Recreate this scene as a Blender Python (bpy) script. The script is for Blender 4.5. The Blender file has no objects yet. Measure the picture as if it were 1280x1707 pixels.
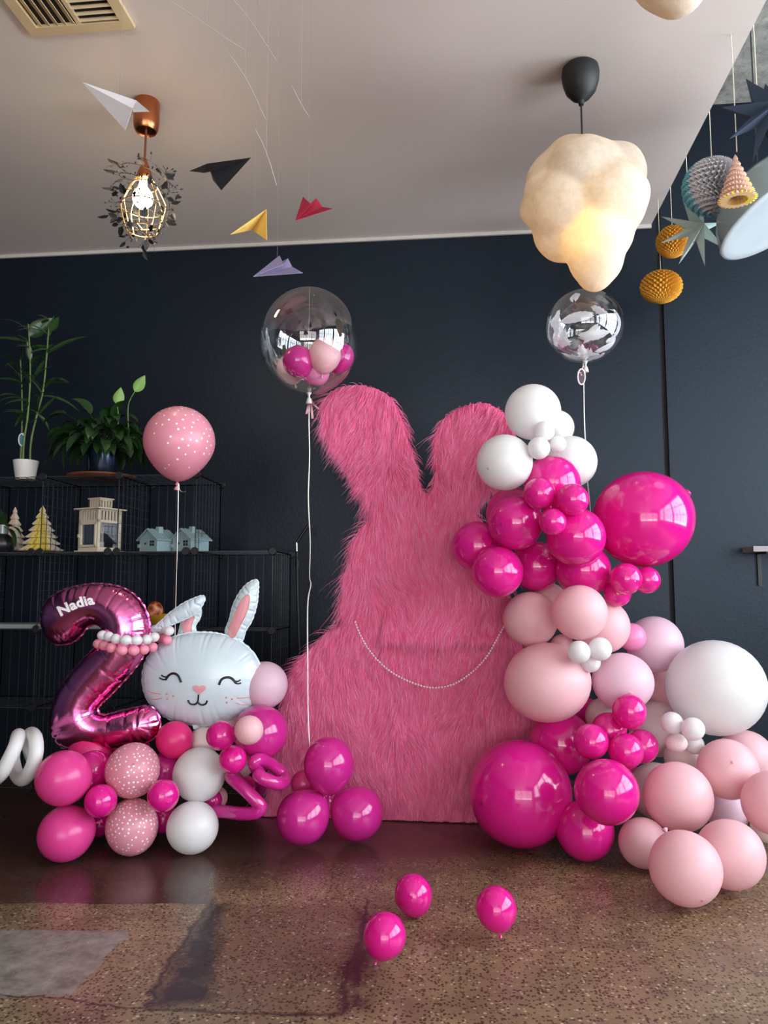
import bpy, math, random
import numpy as np
from mathutils import Vector, Matrix
from mathutils.geometry import tessellate_polygon
random.seed(7)
rng = np.random.default_rng(11)
SC = bpy.context.scene
COL = SC.collection
PI = math.pi

# ------------------------------------------------------------------ camera, world, lights, exposure
F = 1282.0                      # focal length in pixels of the 1280x1707 frame
YAW, PITCH, CH = math.radians(5.9), math.radians(5.8), 0.95
fwd = np.array([-math.sin(YAW)*math.cos(PITCH), math.cos(YAW)*math.cos(PITCH), math.sin(PITCH)])
rgt = np.array([math.cos(YAW), math.sin(YAW), 0.0])
upv = np.cross(rgt, fwd)
CAM = np.array([0.0, 0.0, CH])
cd = bpy.data.cameras.new('camera'); cam = bpy.data.objects.new('camera', cd); COL.objects.link(cam)
cd.sensor_fit = 'VERTICAL'; cd.sensor_height = 36.0; cd.lens = 36.0*F/1707.0; cd.clip_start = 0.05
cam.matrix_world = Matrix(((rgt[0], upv[0], -fwd[0], 0), (rgt[1], upv[1], -fwd[1], 0), (rgt[2], upv[2], -fwd[2], CH), (0, 0, 0, 1)))
SC.camera = cam
SC.view_settings.view_transform = 'Standard'
SC.view_settings.look = 'None'
SC.view_settings.gamma = 1.0
SC.view_settings.use_curve_mapping = False
SC.view_settings.exposure = 0.0
try:
    SC.cycles.use_denoising = True
    SC.cycles.max_bounces = 10; SC.cycles.diffuse_bounces = 4; SC.cycles.glossy_bounces = 4
    SC.cycles.transparent_max_bounces = 16; SC.cycles.transmission_bounces = 6
    SC.cycles.sample_clamp_indirect = 8.0
except Exception:
    pass
wd = bpy.data.worlds.new('world'); SC.world = wd; wd.use_nodes = True
wd.node_tree.nodes['Background'].inputs[0].default_value = (0.70, 0.82, 1.0, 1)
wd.node_tree.nodes['Background'].inputs[1].default_value = 0.8

def area(name, loc, target, sx, sy, power, color):
    l = bpy.data.lights.new(name, 'AREA'); l.shape = 'RECTANGLE'; l.size = sx; l.size_y = sy
    l.energy = power; l.color = color
    o = bpy.data.objects.new(name, l); COL.objects.link(o)
    o.location = loc
    o.rotation_euler = (Vector(target)-Vector(loc)).to_track_quat('-Z', 'Y').to_euler()
    return o
XR, XL, YB, YW = 3.3, -3.6, -4.6, 4.05        # inner faces of the side, rear and back walls
HD, HC, XE = 2.885, 3.545, 1.012              # dropped ceiling, concrete ceiling, edge of the dropped ceiling
area('daylight_side_windows', (XR+0.25, 0.0, 1.95), (XR-1, 0.0, 1.95), 6.8, 2.6, 600, (0.84, 0.92, 1.0))
area('bounce_fill_side', (XR+1.3, 0.0, 0.1), (XR-1.2, 0.0, 2.3), 6.6, 1.6, 470, (0.95, 0.96, 1.0))  # added fill lamp, stands in for street bounce to brighten the ceiling
area('daylight_shop_front', (0.6, YB-0.25, 1.6), (0.6, YB+1, 1.6), 5.6, 2.5, 210, (1.0, 0.97, 0.94))
area('bounce_fill_front', (0.6, YB-1.3, 0.0), (0.6, YB+1.2, 2.2), 5.6, 1.6, 380, (1.0, 0.96, 0.92))  # second added fill lamp, low outside the front, lifts the ceiling too

# ------------------------------------------------------------------ helpers
def ray(px, py): return fwd + (px-640.0)/F*rgt - (py-853.5)/F*upv
def pt(px, py, t): return CAM + ray(px, py)*t
def PY(px, py, Y):
    d = ray(px, py); return CAM + d*(Y/d[1])
def PZ(px, py, Z):
    d = ray(px, py); return CAM + d*((Z-CH)/d[2])

def hexc(h):
    h = h.lstrip('#'); c = [int(h[i:i+2], 16)/255 for i in (0, 2, 4)]
    return tuple((x/12.92 if x <= 0.04045 else ((x+0.055)/1.055)**2.4) for x in c) + (1.0,)

class NT:
    """small wrapper to write node trees briefly"""
    def __init__(s, name):
        s.m = bpy.data.materials.new(name); s.m.use_nodes = True; s.t = s.m.node_tree
        s.t.nodes.clear(); s.out = s.t.nodes.new('ShaderNodeOutputMaterial')
    def n(s, typ, ins=None, **kw):
        nd = s.t.nodes.new('ShaderNode'+typ)
        for k, v in kw.items(): setattr(nd, k, v)
        for k, v in (ins or {}).items(): s.set(nd.inputs[k], v)
        return nd
    def set(s, sock, v):
        if isinstance(v, bpy.types.NodeSocket): s.t.links.new(v, sock)
        elif isinstance(v, bpy.types.Node): s.t.links.new(v.outputs[0], sock)
        else: sock.default_value = v
    def math(s, op, a, b=0.0, c=0.0, clamp=False):
        nd = s.t.nodes.new('ShaderNodeMath'); nd.operation = op; nd.use_clamp = clamp
        for i, v in enumerate((a, b, c)): s.set(nd.inputs[i], v)
        return nd.outputs[0]
    def mix(s, f, a, b):
        nd = s.t.nodes.new('ShaderNodeMix'); nd.data_type = 'RGBA'
        s.set(nd.inputs[0], f); s.set(nd.inputs[6], a); s.set(nd.inputs[7], b)
        return nd.outputs[2]
    def ramp(s, f, stops):
        nd = s.t.nodes.new('ShaderNodeValToRGB'); cr = nd.color_ramp
        while len(cr.elements) < len(stops): cr.elements.new(0.5)
        for e, (p, c) in zip(cr.elements, stops):
            e.position = p; e.color = c if not isinstance(c, (int, float)) else (c, c, c, 1)
        s.set(nd.inputs[0], f); return nd.outputs[0]
    def noise(s, vec, scale, detail=3.0, rough=0.55):
        return s.n('TexNoise', {'Vector': vec, 'Scale': scale, 'Detail': detail, 'Roughness': rough}).outputs[0]
    def princ(s, **kw):
        nd = s.t.nodes.new('ShaderNodeBsdfPrincipled')
        for k, v in kw.items(): s.set(nd.inputs[k.replace('_', ' ')], v)
        s.t.links.new(nd.outputs[0], s.out.inputs[0]); return nd
    def surf(s, v): s.set(s.out.inputs[0], v)
    def obj(s): return s.n('TexCoord').outputs['Object']
    def pos(s): return s.n('NewGeometry').outputs['Position']

def plain(name, col, rough=0.5, metal=0.0, spec=0.5, var=0.06, vscale=12.0, coat=0.0, bump=0.0):
    m = NT(name); c = hexc(col) if isinstance(col, str) else col
    ns = m.noise(m.obj(), vscale, 3)
    dk = tuple(x*(1-var*2) for x in c[:3])+(1,); lt = tuple(min(1, x*(1+var)) for x in c[:3])+(1,)
    p = m.princ(Base_Color=m.mix(ns, dk, lt), Roughness=rough, Metallic=metal, Specular_IOR_Level=spec, Coat_Weight=coat)
    if bump:
        b = m.n('Bump', {'Strength': bump, 'Distance': 0.01, 'Height': ns}); m.set(p.inputs['Normal'], b.outputs[0])
    return m.m

def tag(o, label=None, cat=None, group=None, kind=None):
    if label: o['label'] = label
    if cat: o['category'] = cat
    if group: o['group'] = group
    if kind: o['kind'] = kind
    return o

def empty(name, loc, label=None, cat=None, group=None):
    o = bpy.data.objects.new(name, None); COL.objects.link(o); o.location = tuple(loc)
    o.empty_display_size = 0.05
    return tag(o, label, cat, group)

def worldloc(p):
    l = np.zeros(3)
    while p is not None: l += np.array(p.location); p = p.parent
    return l

class MB:
    def __init__(s): s.v = []; s.f = []; s.mi = []; s.n = 0
    def add(s, v, f, mi=0):
        v = np.asarray(v, float); s.v.append(v)
        s.f += [tuple(int(i)+s.n for i in q) for q in f]; s.mi += [mi]*len(f); s.n += len(v)
    def box(s, x0, x1, y0, y1, z0, z1, mi=0):
        v = [(x, y, z) for z in (z0, z1) for y in (y0, y1) for x in (x0, x1)]
        s.add(v, [(0, 2, 3, 1), (4, 5, 7, 6), (0, 1, 5, 4), (2, 6, 7, 3), (0, 4, 6, 2), (1, 3, 7, 5)], mi)
    def bar(s, a, b, w, h=None, mi=0):          # a square bar from a to b
        s.tube([a, b], w*0.7071, 4, mi)
    def tube(s, pts, r, n=8, mi=0, closed=False, cap=True):
        P = np.asarray(pts, float); k = len(P)
        R = np.full(k, r) if np.isscalar(r) else np.asarray(r, float)
        if closed: T = np.roll(P, -1, 0)-np.roll(P, 1, 0)
        else: T = np.gradient(P, axis=0)
        T /= np.linalg.norm(T, axis=1)[:, None]+1e-12
        ref = np.array([0, 0, 1.0]) if abs(T[0][2]) < 0.9 else np.array([1.0, 0, 0])
        N = np.zeros_like(P); nn = ref-T[0]*(ref@T[0]); nn /= np.linalg.norm(nn); N[0] = nn
        for i in range(1, k):
            nn = N[i-1]-T[i]*(N[i-1]@T[i]); nn /= np.linalg.norm(nn)+1e-12; N[i] = nn
        B = np.cross(T, N); a = np.linspace(0, 2*PI, n, endpoint=False)+PI/4
        V = P[:, None]+R[:, None, None]*(np.cos(a)[None, :, None]*N[:, None]+np.sin(a)[None, :, None]*B[:, None])
        f = []
        for i in range(k if closed else k-1):
            j = (i+1) % k
            for q in range(n): f.append((i*n+q, i*n+(q+1) % n, j*n+(q+1) % n, j*n+q))
        if cap and not closed: f.append(tuple(range(n))[::-1]); f.append(tuple((k-1)*n+q for q in range(n)))
        s.add(V.reshape(-1, 3), f, mi)
    def lathe(s, prof, c=(0, 0, 0), n=32, mi=0, ax=None, cap=True):
        a = np.linspace(0, 2*PI, n, endpoint=False); prof = list(prof); k = len(prof)
        V = np.array([[(r*math.cos(t), r*math.sin(t), z) for t in a] for r, z in prof]).reshape(-1, 3)
        if ax is not None:
            q = np.array(Vector((0, 0, 1)).rotation_difference(Vector(ax)).to_matrix()); V = V@q.T
        V += np.array(c)
        f = [(i*n+q, i*n+(q+1) % n, (i+1)*n+(q+1) % n, (i+1)*n+q) for i in range(k-1) for q in range(n)]
        if cap and prof[0][0] > 1e-6: f.append(tuple(range(n))[::-1])
        if cap and prof[-1][0] > 1e-6: f.append(tuple((k-1)*n+q for q in range(n)))
        s.add(V, f, mi)
    def sphere(s, c, r, n=12, mi=0):
        rr = (r, r, r) if np.isscalar(r) else r
        a = np.linspace(0, PI, n//2+1)
        V = np.array([[(math.sin(p)*math.cos(t)*rr[0], math.sin(p)*math.sin(t)*rr[1], math.cos(p)*rr[2]) for t in np.linspace(0, 2*PI, n, endpoint=False)] for p in a]).reshape(-1, 3)+np.array(c)
        s.add(V, [(i*n+q, (i+1)*n+q, (i+1)*n+(q+1) % n, i*n+(q+1) % n) for i in range(len(a)-1) for q in range(n)], mi)
    def prism(s, poly, axis_fn, d0, d1, mi=0):   # polygon in 2D; axis_fn(u, v, d) -> world
        n = len(poly); V = [axis_fn(u, v, d0) for u, v in poly]+[axis_fn(u, v, d1) for u, v in poly]
        tri = tessellate_polygon([[Vector((u, v, 0)) for u, v in poly]])
        f = [tuple(t) for t in tri]+[tuple(i+n for i in reversed(t)) for t in tri]
        f += [(i, (i+1) % n, n+(i+1) % n, n+i) for i in range(n)]
        s.add(V, f, mi)
    def build(s, name, mats, parent=None, loc=None, smooth=False):
        V = np.concatenate(s.v) if s.v else np.zeros((0, 3))
        if not isinstance(mats, (list, tuple)): mats = [mats]
        if parent is not None: base = worldloc(parent); l = np.zeros(3)
        elif loc is not None: base = np.array(loc, float); l = base
        else:
            base = np.array([(V[:, 0].min()+V[:, 0].max())/2, (V[:, 1].min()+V[:, 1].max())/2, V[:, 2].min()]); l = base
        me = bpy.data.meshes.new(name); me.from_pydata((V-base).tolist(), [], s.f)
        for m in mats: me.materials.append(m)
        if len(mats) > 1: me.polygons.foreach_set('material_index', s.mi)
        if smooth:
            me.polygons.foreach_set('use_smooth', [True]*len(me.polygons))
            if smooth != 'all':
                try: me.set_sharp_from_angle(angle=math.radians(38))
                except Exception: pass
        me.update()
        o = bpy.data.objects.new(name, me); COL.objects.link(o); o.location = tuple(l)
        if parent is not None: o.parent = parent
        return o
def one(fn, name, mat, parent=None, smooth=False, loc=None):
    m = MB(); fn(m); return m.build(name, mat, parent, loc, smooth)

def smoothcurve(p, per=6, closed=False):
    P = np.asarray(p, float); n = len(P); out = []
    for i in range(n if closed else n-1):
        if closed: a, b, c, d = P[i-1], P[i], P[(i+1) % n], P[(i+2) % n]
        else: a, b, c, d = P[max(i-1, 0)], P[i], P[i+1], P[min(i+2, n-1)]
        for k in range(per):
            t = k/per
            out.append(0.5*((2*b)+(-a+c)*t+(2*a-5*b+4*c-d)*t*t+(-a+3*b-3*c+d)*t**3))
    if not closed: out.append(P[-1])
    return np.array(out)

def struct(o): o['kind'] = 'structure'; return o

# ------------------------------------------------------------------ materials of the room
def wall_mat():
    m = NT('navy_wall_paint'); p = m.pos()
    n1 = m.noise(p, 1.3, 4); n2 = m.noise(p, 60, 3)
    c = m.mix(n1, hexc('#050b15'), hexc('#07101d'))
    b = m.n('Bump', {'Strength': 0.12, 'Distance': 0.01, 'Height': n2})
    pr = m.princ(Base_Color=c, Roughness=0.44, Specular_IOR_Level=0.42, Specular_Tint=(0.72, 0.86, 1.0, 1))
    m.set(pr.inputs['Normal'], b.outputs[0]); return m.m
def ceil_mat():
    m = NT('white_ceiling_paint'); p = m.pos()
    n1 = m.noise(p, 0.9, 3)
    c = m.mix(n1, hexc('#c9c0bb'), hexc('#d8cfc8'))
    b = m.n('Bump', {'Strength': 0.05, 'Distance': 0.01, 'Height': m.noise(p, 4, 4)})
    pr = m.princ(Base_Color=c, Roughness=0.6, Specular_IOR_Level=0.4)
    m.set(pr.inputs['Normal'], b.outputs[0]); return m.m
def concrete_mat():
    m = NT('raw_concrete'); p = m.pos()
    n1 = m.noise(p, 3, 6, 0.7); n2 = m.noise(p, 22, 5, 0.7)
    c = m.ramp(m.math('ADD', m.math('MULTIPLY', n1, 0.65), m.math('MULTIPLY', n2, 0.35)), [(0.34, hexc('#4b4d4c')), (0.5, hexc('#83857f')), (0.66, hexc('#a3a39b'))])
    b = m.n('Bump', {'Strength': 0.5, 'Distance': 0.02, 'Height': n2})
    pr = m.princ(Base_Color=c, Roughness=0.85); m.set(pr.inputs['Normal'], b.outputs[0]); return m.m

def floor_mat():
    m = NT('polished_speckled_concrete'); pos = m.pos()
    sep = m.n('SeparateXYZ', {0: pos}); 
    wob = m.math('MULTIPLY', m.math('SUBTRACT', m.noise(pos, 5, 4, 0.7), 0.5), 0.10)
    X = m.math('ADD', sep.outputs[0], wob)
    wob2 = m.math('MULTIPLY', m.math('SUBTRACT', m.noise(pos, 6.3, 4, 0.7), 0.5), 0.07)
    Y = m.math('ADD', sep.outputs[1], wob2)
    def half(p, q, soft=0.012, xy=(X, Y)):
        """1 on the left-hand side of the floor line through pixel points p -> q"""
        a = PZ(p[0], p[1], 0); b = PZ(q[0], q[1], 0); d = b-a; L = math.hypot(d[0], d[1]); nx, ny = -d[1]/L, d[0]/L
        k = -(nx*a[0]+ny*a[1])
        v = m.math('ADD', m.math('MULTIPLY', xy[0], nx), m.math('MULTIPLY_ADD', xy[1], ny, k))
        return m.math('MULTIPLY_ADD', v, 1/soft, 0.5, clamp=True)
    def poly(pts, soft=0.012, xy=(X, Y)):
        r = None
        for i in range(len(pts)):
            h = half(pts[i], pts[(i+1) % len(pts)], soft, xy)
            r = h if r is None else m.math('MINIMUM', r, h)
        return r
    def line(p, q, w, xy=(X, Y)):
        a = PZ(p[0], p[1], 0); b = PZ(q[0], q[1], 0); d = b-a; L = math.hypot(d[0], d[1]); nx, ny = -d[1]/L, d[0]/L; tx, ty = d[0]/L, d[1]/L
        v = m.math('ABSOLUTE', m.math('ADD', m.math('MULTIPLY', xy[0], nx), m.math('MULTIPLY_ADD', xy[1], ny, -(nx*a[0]+ny*a[1]))))
        on = m.math('MULTIPLY_ADD', v, -1/w, 1.0, clamp=True)
        s = m.math('ADD', m.math('MULTIPLY', xy[0], tx), m.math('MULTIPLY_ADD', xy[1], ty, -(tx*a[0]+ty*a[1])))
        e = m.math('MULTIPLY', m.math('MULTIPLY_ADD', s, 40, 0.5, clamp=True), m.math('MULTIPLY_ADD', m.math('SUBTRACT', L, s), 40, 0.5, clamp=True))
        return m.math('MULTIPLY', on, e)
    # aggregate: dark and pale chips in a brown matrix
    big = m.noise(pos, 1.1, 4, 0.6); mid = m.noise(pos, 5, 5, 0.65)
    base = m.mix(m.ramp(big, [(0.35, 0.0), (0.65, 1.0)]), hexc('#7a654a'), hexc('#92795a'))
    base = m.mix(m.ramp(mid, [(0.42, 0.0), (0.72, 1.0)]), base, hexc('#65503f'))
    vor = m.n('TexVoronoi', {'Vector': pos, 'Scale': 118.0, 'Randomness': 1.0})
    vd = vor.outputs['Distance']; vc = m.n('SeparateColor', {0: vor.outputs['Color']})
    chip = m.ramp(vd, [(0.40, 1.0), (0.52, 0.0)])
    dark = m.math('MULTIPLY', chip, m.ramp(vc.outputs[0], [(0.36, 0.0), (0.42, 1.0)]))
    pale = m.math('MULTIPLY', chip, m.ramp(vc.outputs[1], [(0.88, 0.0), (0.93, 1.0)]))
    base = m.mix(m.math('MULTIPLY', dark, 0.82), base, hexc('#261c17'))
    base = m.mix(m.math('MULTIPLY', pale, 0.6), base, hexc('#cdbb9c'))
    # the darker, redder sealed slab towards the wall; redall partly paints the wall's reflection
    left = half((352, 1707), (352, 1400), 0.04)
    redleft = half((0, 1503), (360, 1506), 0.02)
    redall = half((250, 1480), (1280, 1400), 0.30)
    red = m.math('MAXIMUM', m.math('MULTIPLY', redleft, left), redall)
    base = m.mix(m.math('MULTIPLY', red, 0.86), base, hexc('#3c2220'))
    # middle slab, bordered by the cracks, dark blotches
    slab = poly([(352, 1510), (236, 1678), (566, 1690), (612, 1510)], 0.03)
    base = m.mix(m.math('MULTIPLY', slab, m.ramp(mid, [(0.38, 0.55), (0.60, 0.0)])), base, hexc('#4a342b'))
    st1 = poly([(352, 1508), (240, 1680), (348, 1668), (372, 1508)], 0.05)
    base = m.mix(m.math('MULTIPLY', st1, m.ramp(m.noise(pos, 9, 5, 0.7), [(0.50, 1.0), (0.68, 0.35)])), base, hexc('#170d10'))
    st2 = poly([(598, 1520), (560, 1690), (610, 1680), (640, 1540)], 0.06)
    base = m.mix(m.math('MULTIPLY', st2, m.ramp(m.noise(pos, 8, 5, 0.7), [(0.48, 0.95), (0.66, 0.2)])), base, hexc('#200f12'))
    # grey patch of newer screed
    patch = poly([(-400, 1552), (-400, 1660), (110, 1660), (212, 1552)], 0.01)
    gp = m.mix(m.ramp(m.noise(pos, 14, 5, 0.7), [(0.35, 0.0), (0.65, 1.0)]), hexc('#66615c'), hexc('#9c958d'))
    base = m.mix(m.math('MULTIPLY', patch, 0.92), base, gp)
    cr = line((352, 1503), (234, 1682), 0.012)
    for a, b, w in (((234, 1682), (566, 1690), 0.010), ((0, 1504), (352, 1505), 0.008), ((566, 1690), (618, 1500), 0.012), ((0, 1658), (236, 1680), 0.006)):
        cr = m.math('MAXIMUM', cr, line(a, b, w))
    base = m.mix(m.math('MULTIPLY', cr, 0.85), base, hexc('#140d0c'))
    scr = m.ramp(m.noise(pos, 120, 2), [(0.70, 0.0), (0.76, 1.0)])
    base = m.mix(m.math('MULTIPLY', scr, m.math('MULTIPLY', patch, 0.7)), base, hexc('#d8d4cc'))
    rough = m.math('MULTIPLY_ADD', mid, 0.25, m.math('MULTIPLY_ADD', red, -0.05, 0.17))
    rough = m.math('ADD', rough, m.math('MULTIPLY', patch, 0.1))
    b = m.n('Bump', {'Strength': 0.10, 'Distance': 0.004, 'Height': m.math('ADD', m.math('MULTIPLY', vd, 0.3), m.noise(pos, 30, 4))})
    pr = m.princ(Base_Color=base, Roughness=rough, Specular_IOR_Level=0.5)
    m.set(pr.inputs['Normal'], b.outputs[0]); return m.m

WALL, CEIL, CONC, FLOOR = wall_mat(), ceil_mat(), concrete_mat(), floor_mat()
BLACKM = plain('black_window_frame_metal', '#0d0e10', 0.45)
GAP = plain('black_joint_sealant', '#030405', 0.8)

# ------------------------------------------------------------------ room shell
def shell():
    struct(one(lambda m: m.box(XL-0.2, XR+0.2, YB-0.2, YW+0.2, -0.12, 0), 'floor', FLOOR))
    # back wall in two panels either side of the black joint
    js = PY(1097, 500, YW)[0]; je = js+0.026
    def bw(m):
        m.box(XL-0.2, js, YW, YW+0.2, 0, HC); m.box(je, XR+0.2, YW, YW+0.2, 0, HC)
        m.box(js, je, YW+0.03, YW+0.2, 0, HC)
    struct(one(bw, 'wall_back', WALL))
    struct(one(lambda m: m.box(js, je, YW+0.014, YW+0.03, 0, HC), 'trim_1', GAP))
    struct(one(lambda m: m.box(XL-0.2, XL, YB, YW, 0, HC), 'wall_left', WALL))
    # right wall with window openings
    wy = [(-3.4, -1.3), (-1.1, 1.0), (1.2, 3.3)]; z0, z1 = 0.75, 3.2
    def rw(m):
        m.box(XR, XR+0.2, YB, YW, 0, z0); m.box(XR, XR+0.2, YB, YW, z1, HC)
        ys = [YB]+[v for p in wy for v in p]+[YW]
        for i in range(0, len(ys), 2): m.box(XR, XR+0.2, ys[i], ys[i+1], z0, z1)
    struct(one(rw, 'wall_right', WALL))
    wx = [(-2.0, -0.2), (-0.05, 1.6), (1.75, 3.1)]; rz0, rz1 = 0.25, 2.75
    def fw(m):
        m.box(XL-0.2, XR+0.2, YB-0.2, YB, 0, rz0); m.box(XL-0.2, XR+0.2, YB-0.2, YB, rz1, HC)
        xs = [XL-0.2]+[v for p in wx for v in p]+[XR+0.2]
        for i in range(0, len(xs), 2): m.box(xs[i], xs[i+1], YB-0.2, YB, rz0, rz1)
    struct(one(fw, 'wall_front', WALL))
    k = 1
    for a, b in wy:
        def fr(m):
            for y in np.linspace(a, b, 5): m.box(XR+0.05, XR+0.11, y-0.025, y+0.025, z0, z1)
            for z in (z0, 1.55, 2.35, z1): m.box(XR+0.05, XR+0.11, a, b, z-0.025, z+0.025)
        struct(one(fr, 'window_%d' % k, BLACKM)); k += 1
    for a, b in wx:
        def fr(m):
            for x in np.linspace(a, b, 4): m.box(x-0.03, x+0.03, YB-0.11, YB-0.05, rz0, rz1)
            for z in (rz0, 1.9, rz1): m.box(a, b, YB-0.11, YB-0.05, z-0.03, z+0.03)
        struct(one(fr, 'window_%d' % k, BLACKM)); k += 1
    # dropped white ceiling, with its end face, and the raw slab above
    struct(one(lambda m: m.box(XL, XE, YB, YW, HD, HD+0.12), 'ceiling', CEIL))
    struct(one(lambda m: m.box(XE-0.03, XE, YB, YW-0.001, HD+0.12, HC), 'trim_2', CEIL))
    struct(one(lambda m: m.box(XL-0.2, XR+0.2, YB-0.2, YW+0.2, HC, HC+0.2), 'ceiling.001', CONC))
    struct(one(lambda m: m.box(XL, XE, YW-0.012, YW, HD-0.018, HD), 'trim_3', plain('ceiling_bead_paint', '#bcb6b0', 0.5)))
shell()

# ------------------------------------------------------------------ balloons
def latex(name, col, rough, deep=None, trans=0.25, nub=True, coat=0.0):
    """thin rubber: surface colour, a little light through it, a dark nipple at the crown"""
    m = NT(name); o = m.obj(); sep = m.n('SeparateXYZ', {0: o})
    rr = m.math('SQRT', m.math('ADD', m.math('POWER', sep.outputs[0], 2.0), m.math('POWER', sep.outputs[1], 2.0)))
    spot = m.math('MULTIPLY', m.ramp(rr, [(0.03, 1.0), (0.07, 0.0)]), m.ramp(sep.outputs[2], [(0.5, 0.0), (0.52, 1.0)]))
    c = hexc(col); d = hexc(deep) if deep else tuple(x*0.5 for x in c[:3])+(1,)
    ns = m.noise(o, 1.6, 2)
    base = m.mix(m.math('MULTIPLY', ns, 0.25), c, d)
    at = m.n('Attribute', attribute_type='OBJECT', attribute_name='nub')
    spot = m.math('MULTIPLY', spot, at.outputs['Fac'])
    base = m.mix(m.math('MULTIPLY', spot, 0.5), base, tuple(x*0.35 for x in d[:3])+(1,))
    p = m.princ(Base_Color=base, Roughness=rough, Specular_IOR_Level=0.5, Coat_Weight=coat, Coat_Roughness=0.025)
    tr = m.n('BsdfTranslucent', {'Color': base})
    mx = m.n('MixShader', {0: trans, 1: p.outputs[0], 2: tr.outputs[0]}); m.surf(mx)
    return m.m
L = {
    'hot': latex('hot_pink_latex', '#ec1f98', 0.15, '#cf0c7c', 0.22, coat=0.6),
    'rose': latex('rose_pink_latex', '#ee4a9c', 0.30, '#d4287c', 0.22, coat=0.15),
    'coral': latex('bright_rose_latex', '#ee2f80', 0.35, '#d01766', 0.22),
    'candy': latex('candy_pink_latex', '#f9a3b8', 0.28, '#f28aa4', 0.28),
    'bubble': latex('bubblegum_latex', '#f7a0cd', 0.22, '#ee7fb8', 0.3),
    'pale': latex('pale_pink_latex', '#f8ccd2', 0.42, '#f3b4be', 0.3),
    'lilac': latex('lilac_pink_latex', '#f3d2e0', 0.42, '#e8bdd0', 0.3),
    'cream': latex('blush_cream_latex', '#f7e6e4', 0.42, '#f0d4d3', 0.3),
    'white': latex('white_latex', '#f4f4f3', 0.36, '#e4dede', 0.3, coat=0.12),
    'spot': latex('dusty_pink_latex', '#eeA0b2', 0.30, '#e58ba2', 0.25),
    'dot': plain('white_printed_dot', '#fbf3f3', 0.45),
    'mag': latex('magenta_latex', '#dc2f9a', 0.15, '#bf1478', 0.22, coat=0.6),
}
KNOTM = {}
def unit_balloon(e, n=40, dots=None, nip=True):
    m = MB(); prof = []
    K = 26
    for i in range(K+1):
        ph = PI*i/K; z = math.cos(ph); r = math.sin(ph)
        if z < 0:
            t = -z; r *= 1-0.55*e*t*t*1.6; z = z*(1+e*t*t)
        prof.append((max(r, 0.0), z))
    prof = prof[::-1]                       # from the knot (-z) up to the crown
    prof[0] = (0.0, prof[0][1]); prof[-1] = (0.0, prof[-1][1])
    # little nipple at the crown
    if nip: prof = prof[:-1]+[(0.024, prof[-1][1]-0.001), (0.016, 1.006), (0.0, 1.010)]
    m.lathe(prof, n=n)
    if dots:
        rg = np.random.default_rng(dots['seed']); got = []
        for _ in range(dots['n']*30):
            d = rg.normal(size=3); d /= np.linalg.norm(d)
            if rg.random() > dots['dens'](d): continue
            if any(float(d@g) > math.cos(dots['gap']) for g in got): continue
            got.append(d)
            if len(got) >= dots['n']: break
        for d in got:
            z = d[2]; k = 1.0; rr = 1.0
            if z < 0: t = -z; rr = 1-0.55*e*t*t*1.6; k = 1+e*t*t
            c = np.array([d[0]*rr, d[1]*rr, d[2]*k]); nn = d
            a = np.cross(nn, [0, 0, 1.0]); a /= np.linalg.norm(a)+1e-9; b = np.cross(nn, a); R = dots['r']*rg.uniform(0.8, 1.1)
            ring = [c*1.006+R*(math.cos(q)*a+math.sin(q)*b) for q in np.linspace(0, 2*PI, 10, endpoint=False)]
            m.add(ring+[c*1.0068], [(i, (i+1) % 10, 10) for i in range(10)], 1)
    V = np.concatenate(m.v); me = bpy.data.meshes.new('balloon'); me.from_pydata(V.tolist(), [], m.f)
    me.polygons.foreach_set('use_smooth', [True]*len(me.polygons)); me['mi'] = m.mi
    return me, m.mi
def unit_knot(e):
    m = MB(); z = -(1+e)
    m.lathe([(0.09, z+0.05), (0.05, z+0.0), (0.032, z-0.05), (0.055, z-0.08), (0.05, z-0.115), (0.025, z-0.13), (0.05, z-0.17), (0.085, z-0.235), (0.09, z-0.245), (0.075, z-0.24), (0.02, z-0.16)], n=14)
    V = np.concatenate(m.v); me = bpy.data.meshes.new('knot'); me.from_pydata(V.tolist(), [], m.f)
    me.polygons.foreach_set('use_smooth', [True]*len(me.polygons)); return me
_bm = {}
def balloon_mesh(e, mat, dots=None, key=None, nip=True):
    k = (e, mat, key, nip)
    if k not in _bm:
        me, mi = unit_balloon(e, dots=dots, nip=nip); me.materials.append(L[mat])
        if dots: me.materials.append(L['dot']); me.polygons.foreach_set('material_index', mi)
        kn = unit_knot(e); kn.materials.append(L[mat]); _bm[k] = (me, kn)
    return _bm[k]
def place_balloon(C, r, up, mat, label, group=None, e=0.05, sq=(1, 1), dots=None, key=None, name='latex_balloon', knot=True, nub=False):
    me, kn = balloon_mesh(e, mat, dots, key, nub)
    o = bpy.data.objects.new(name, me); COL.objects.link(o)
    q = Vector((0, 0, 1)).rotation_difference(Vector(up).normalized()).to_matrix().to_4x4()
    o.matrix_world = Matrix.Translation(tuple(C)) @ q @ Matrix.Diagonal((r*sq[0], r*sq[0], r*sq[1], 1))
    tag(o, label, 'balloon', group)
    if nub: o['nub'] = 1.0
    if knot:
        k = bpy.data.objects.new('knot', kn); COL.objects.link(k); k.parent = o
    return o
def nubdir(cx, cy, r, nub):
    if nub is None: a, b = 0.25*math.sin(cx*1.7), 0.25*math.cos(cy*1.3)
    else: a, b = (nub[0]-cx)/r, -(nub[1]-cy)/r
    l = math.hypot(a, b)
    if l > 0.97: a, b = a/l*0.97, b/l*0.97
    return rgt*a+upv*b-fwd*math.sqrt(max(0.0, 1-a*a-b*b))

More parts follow.
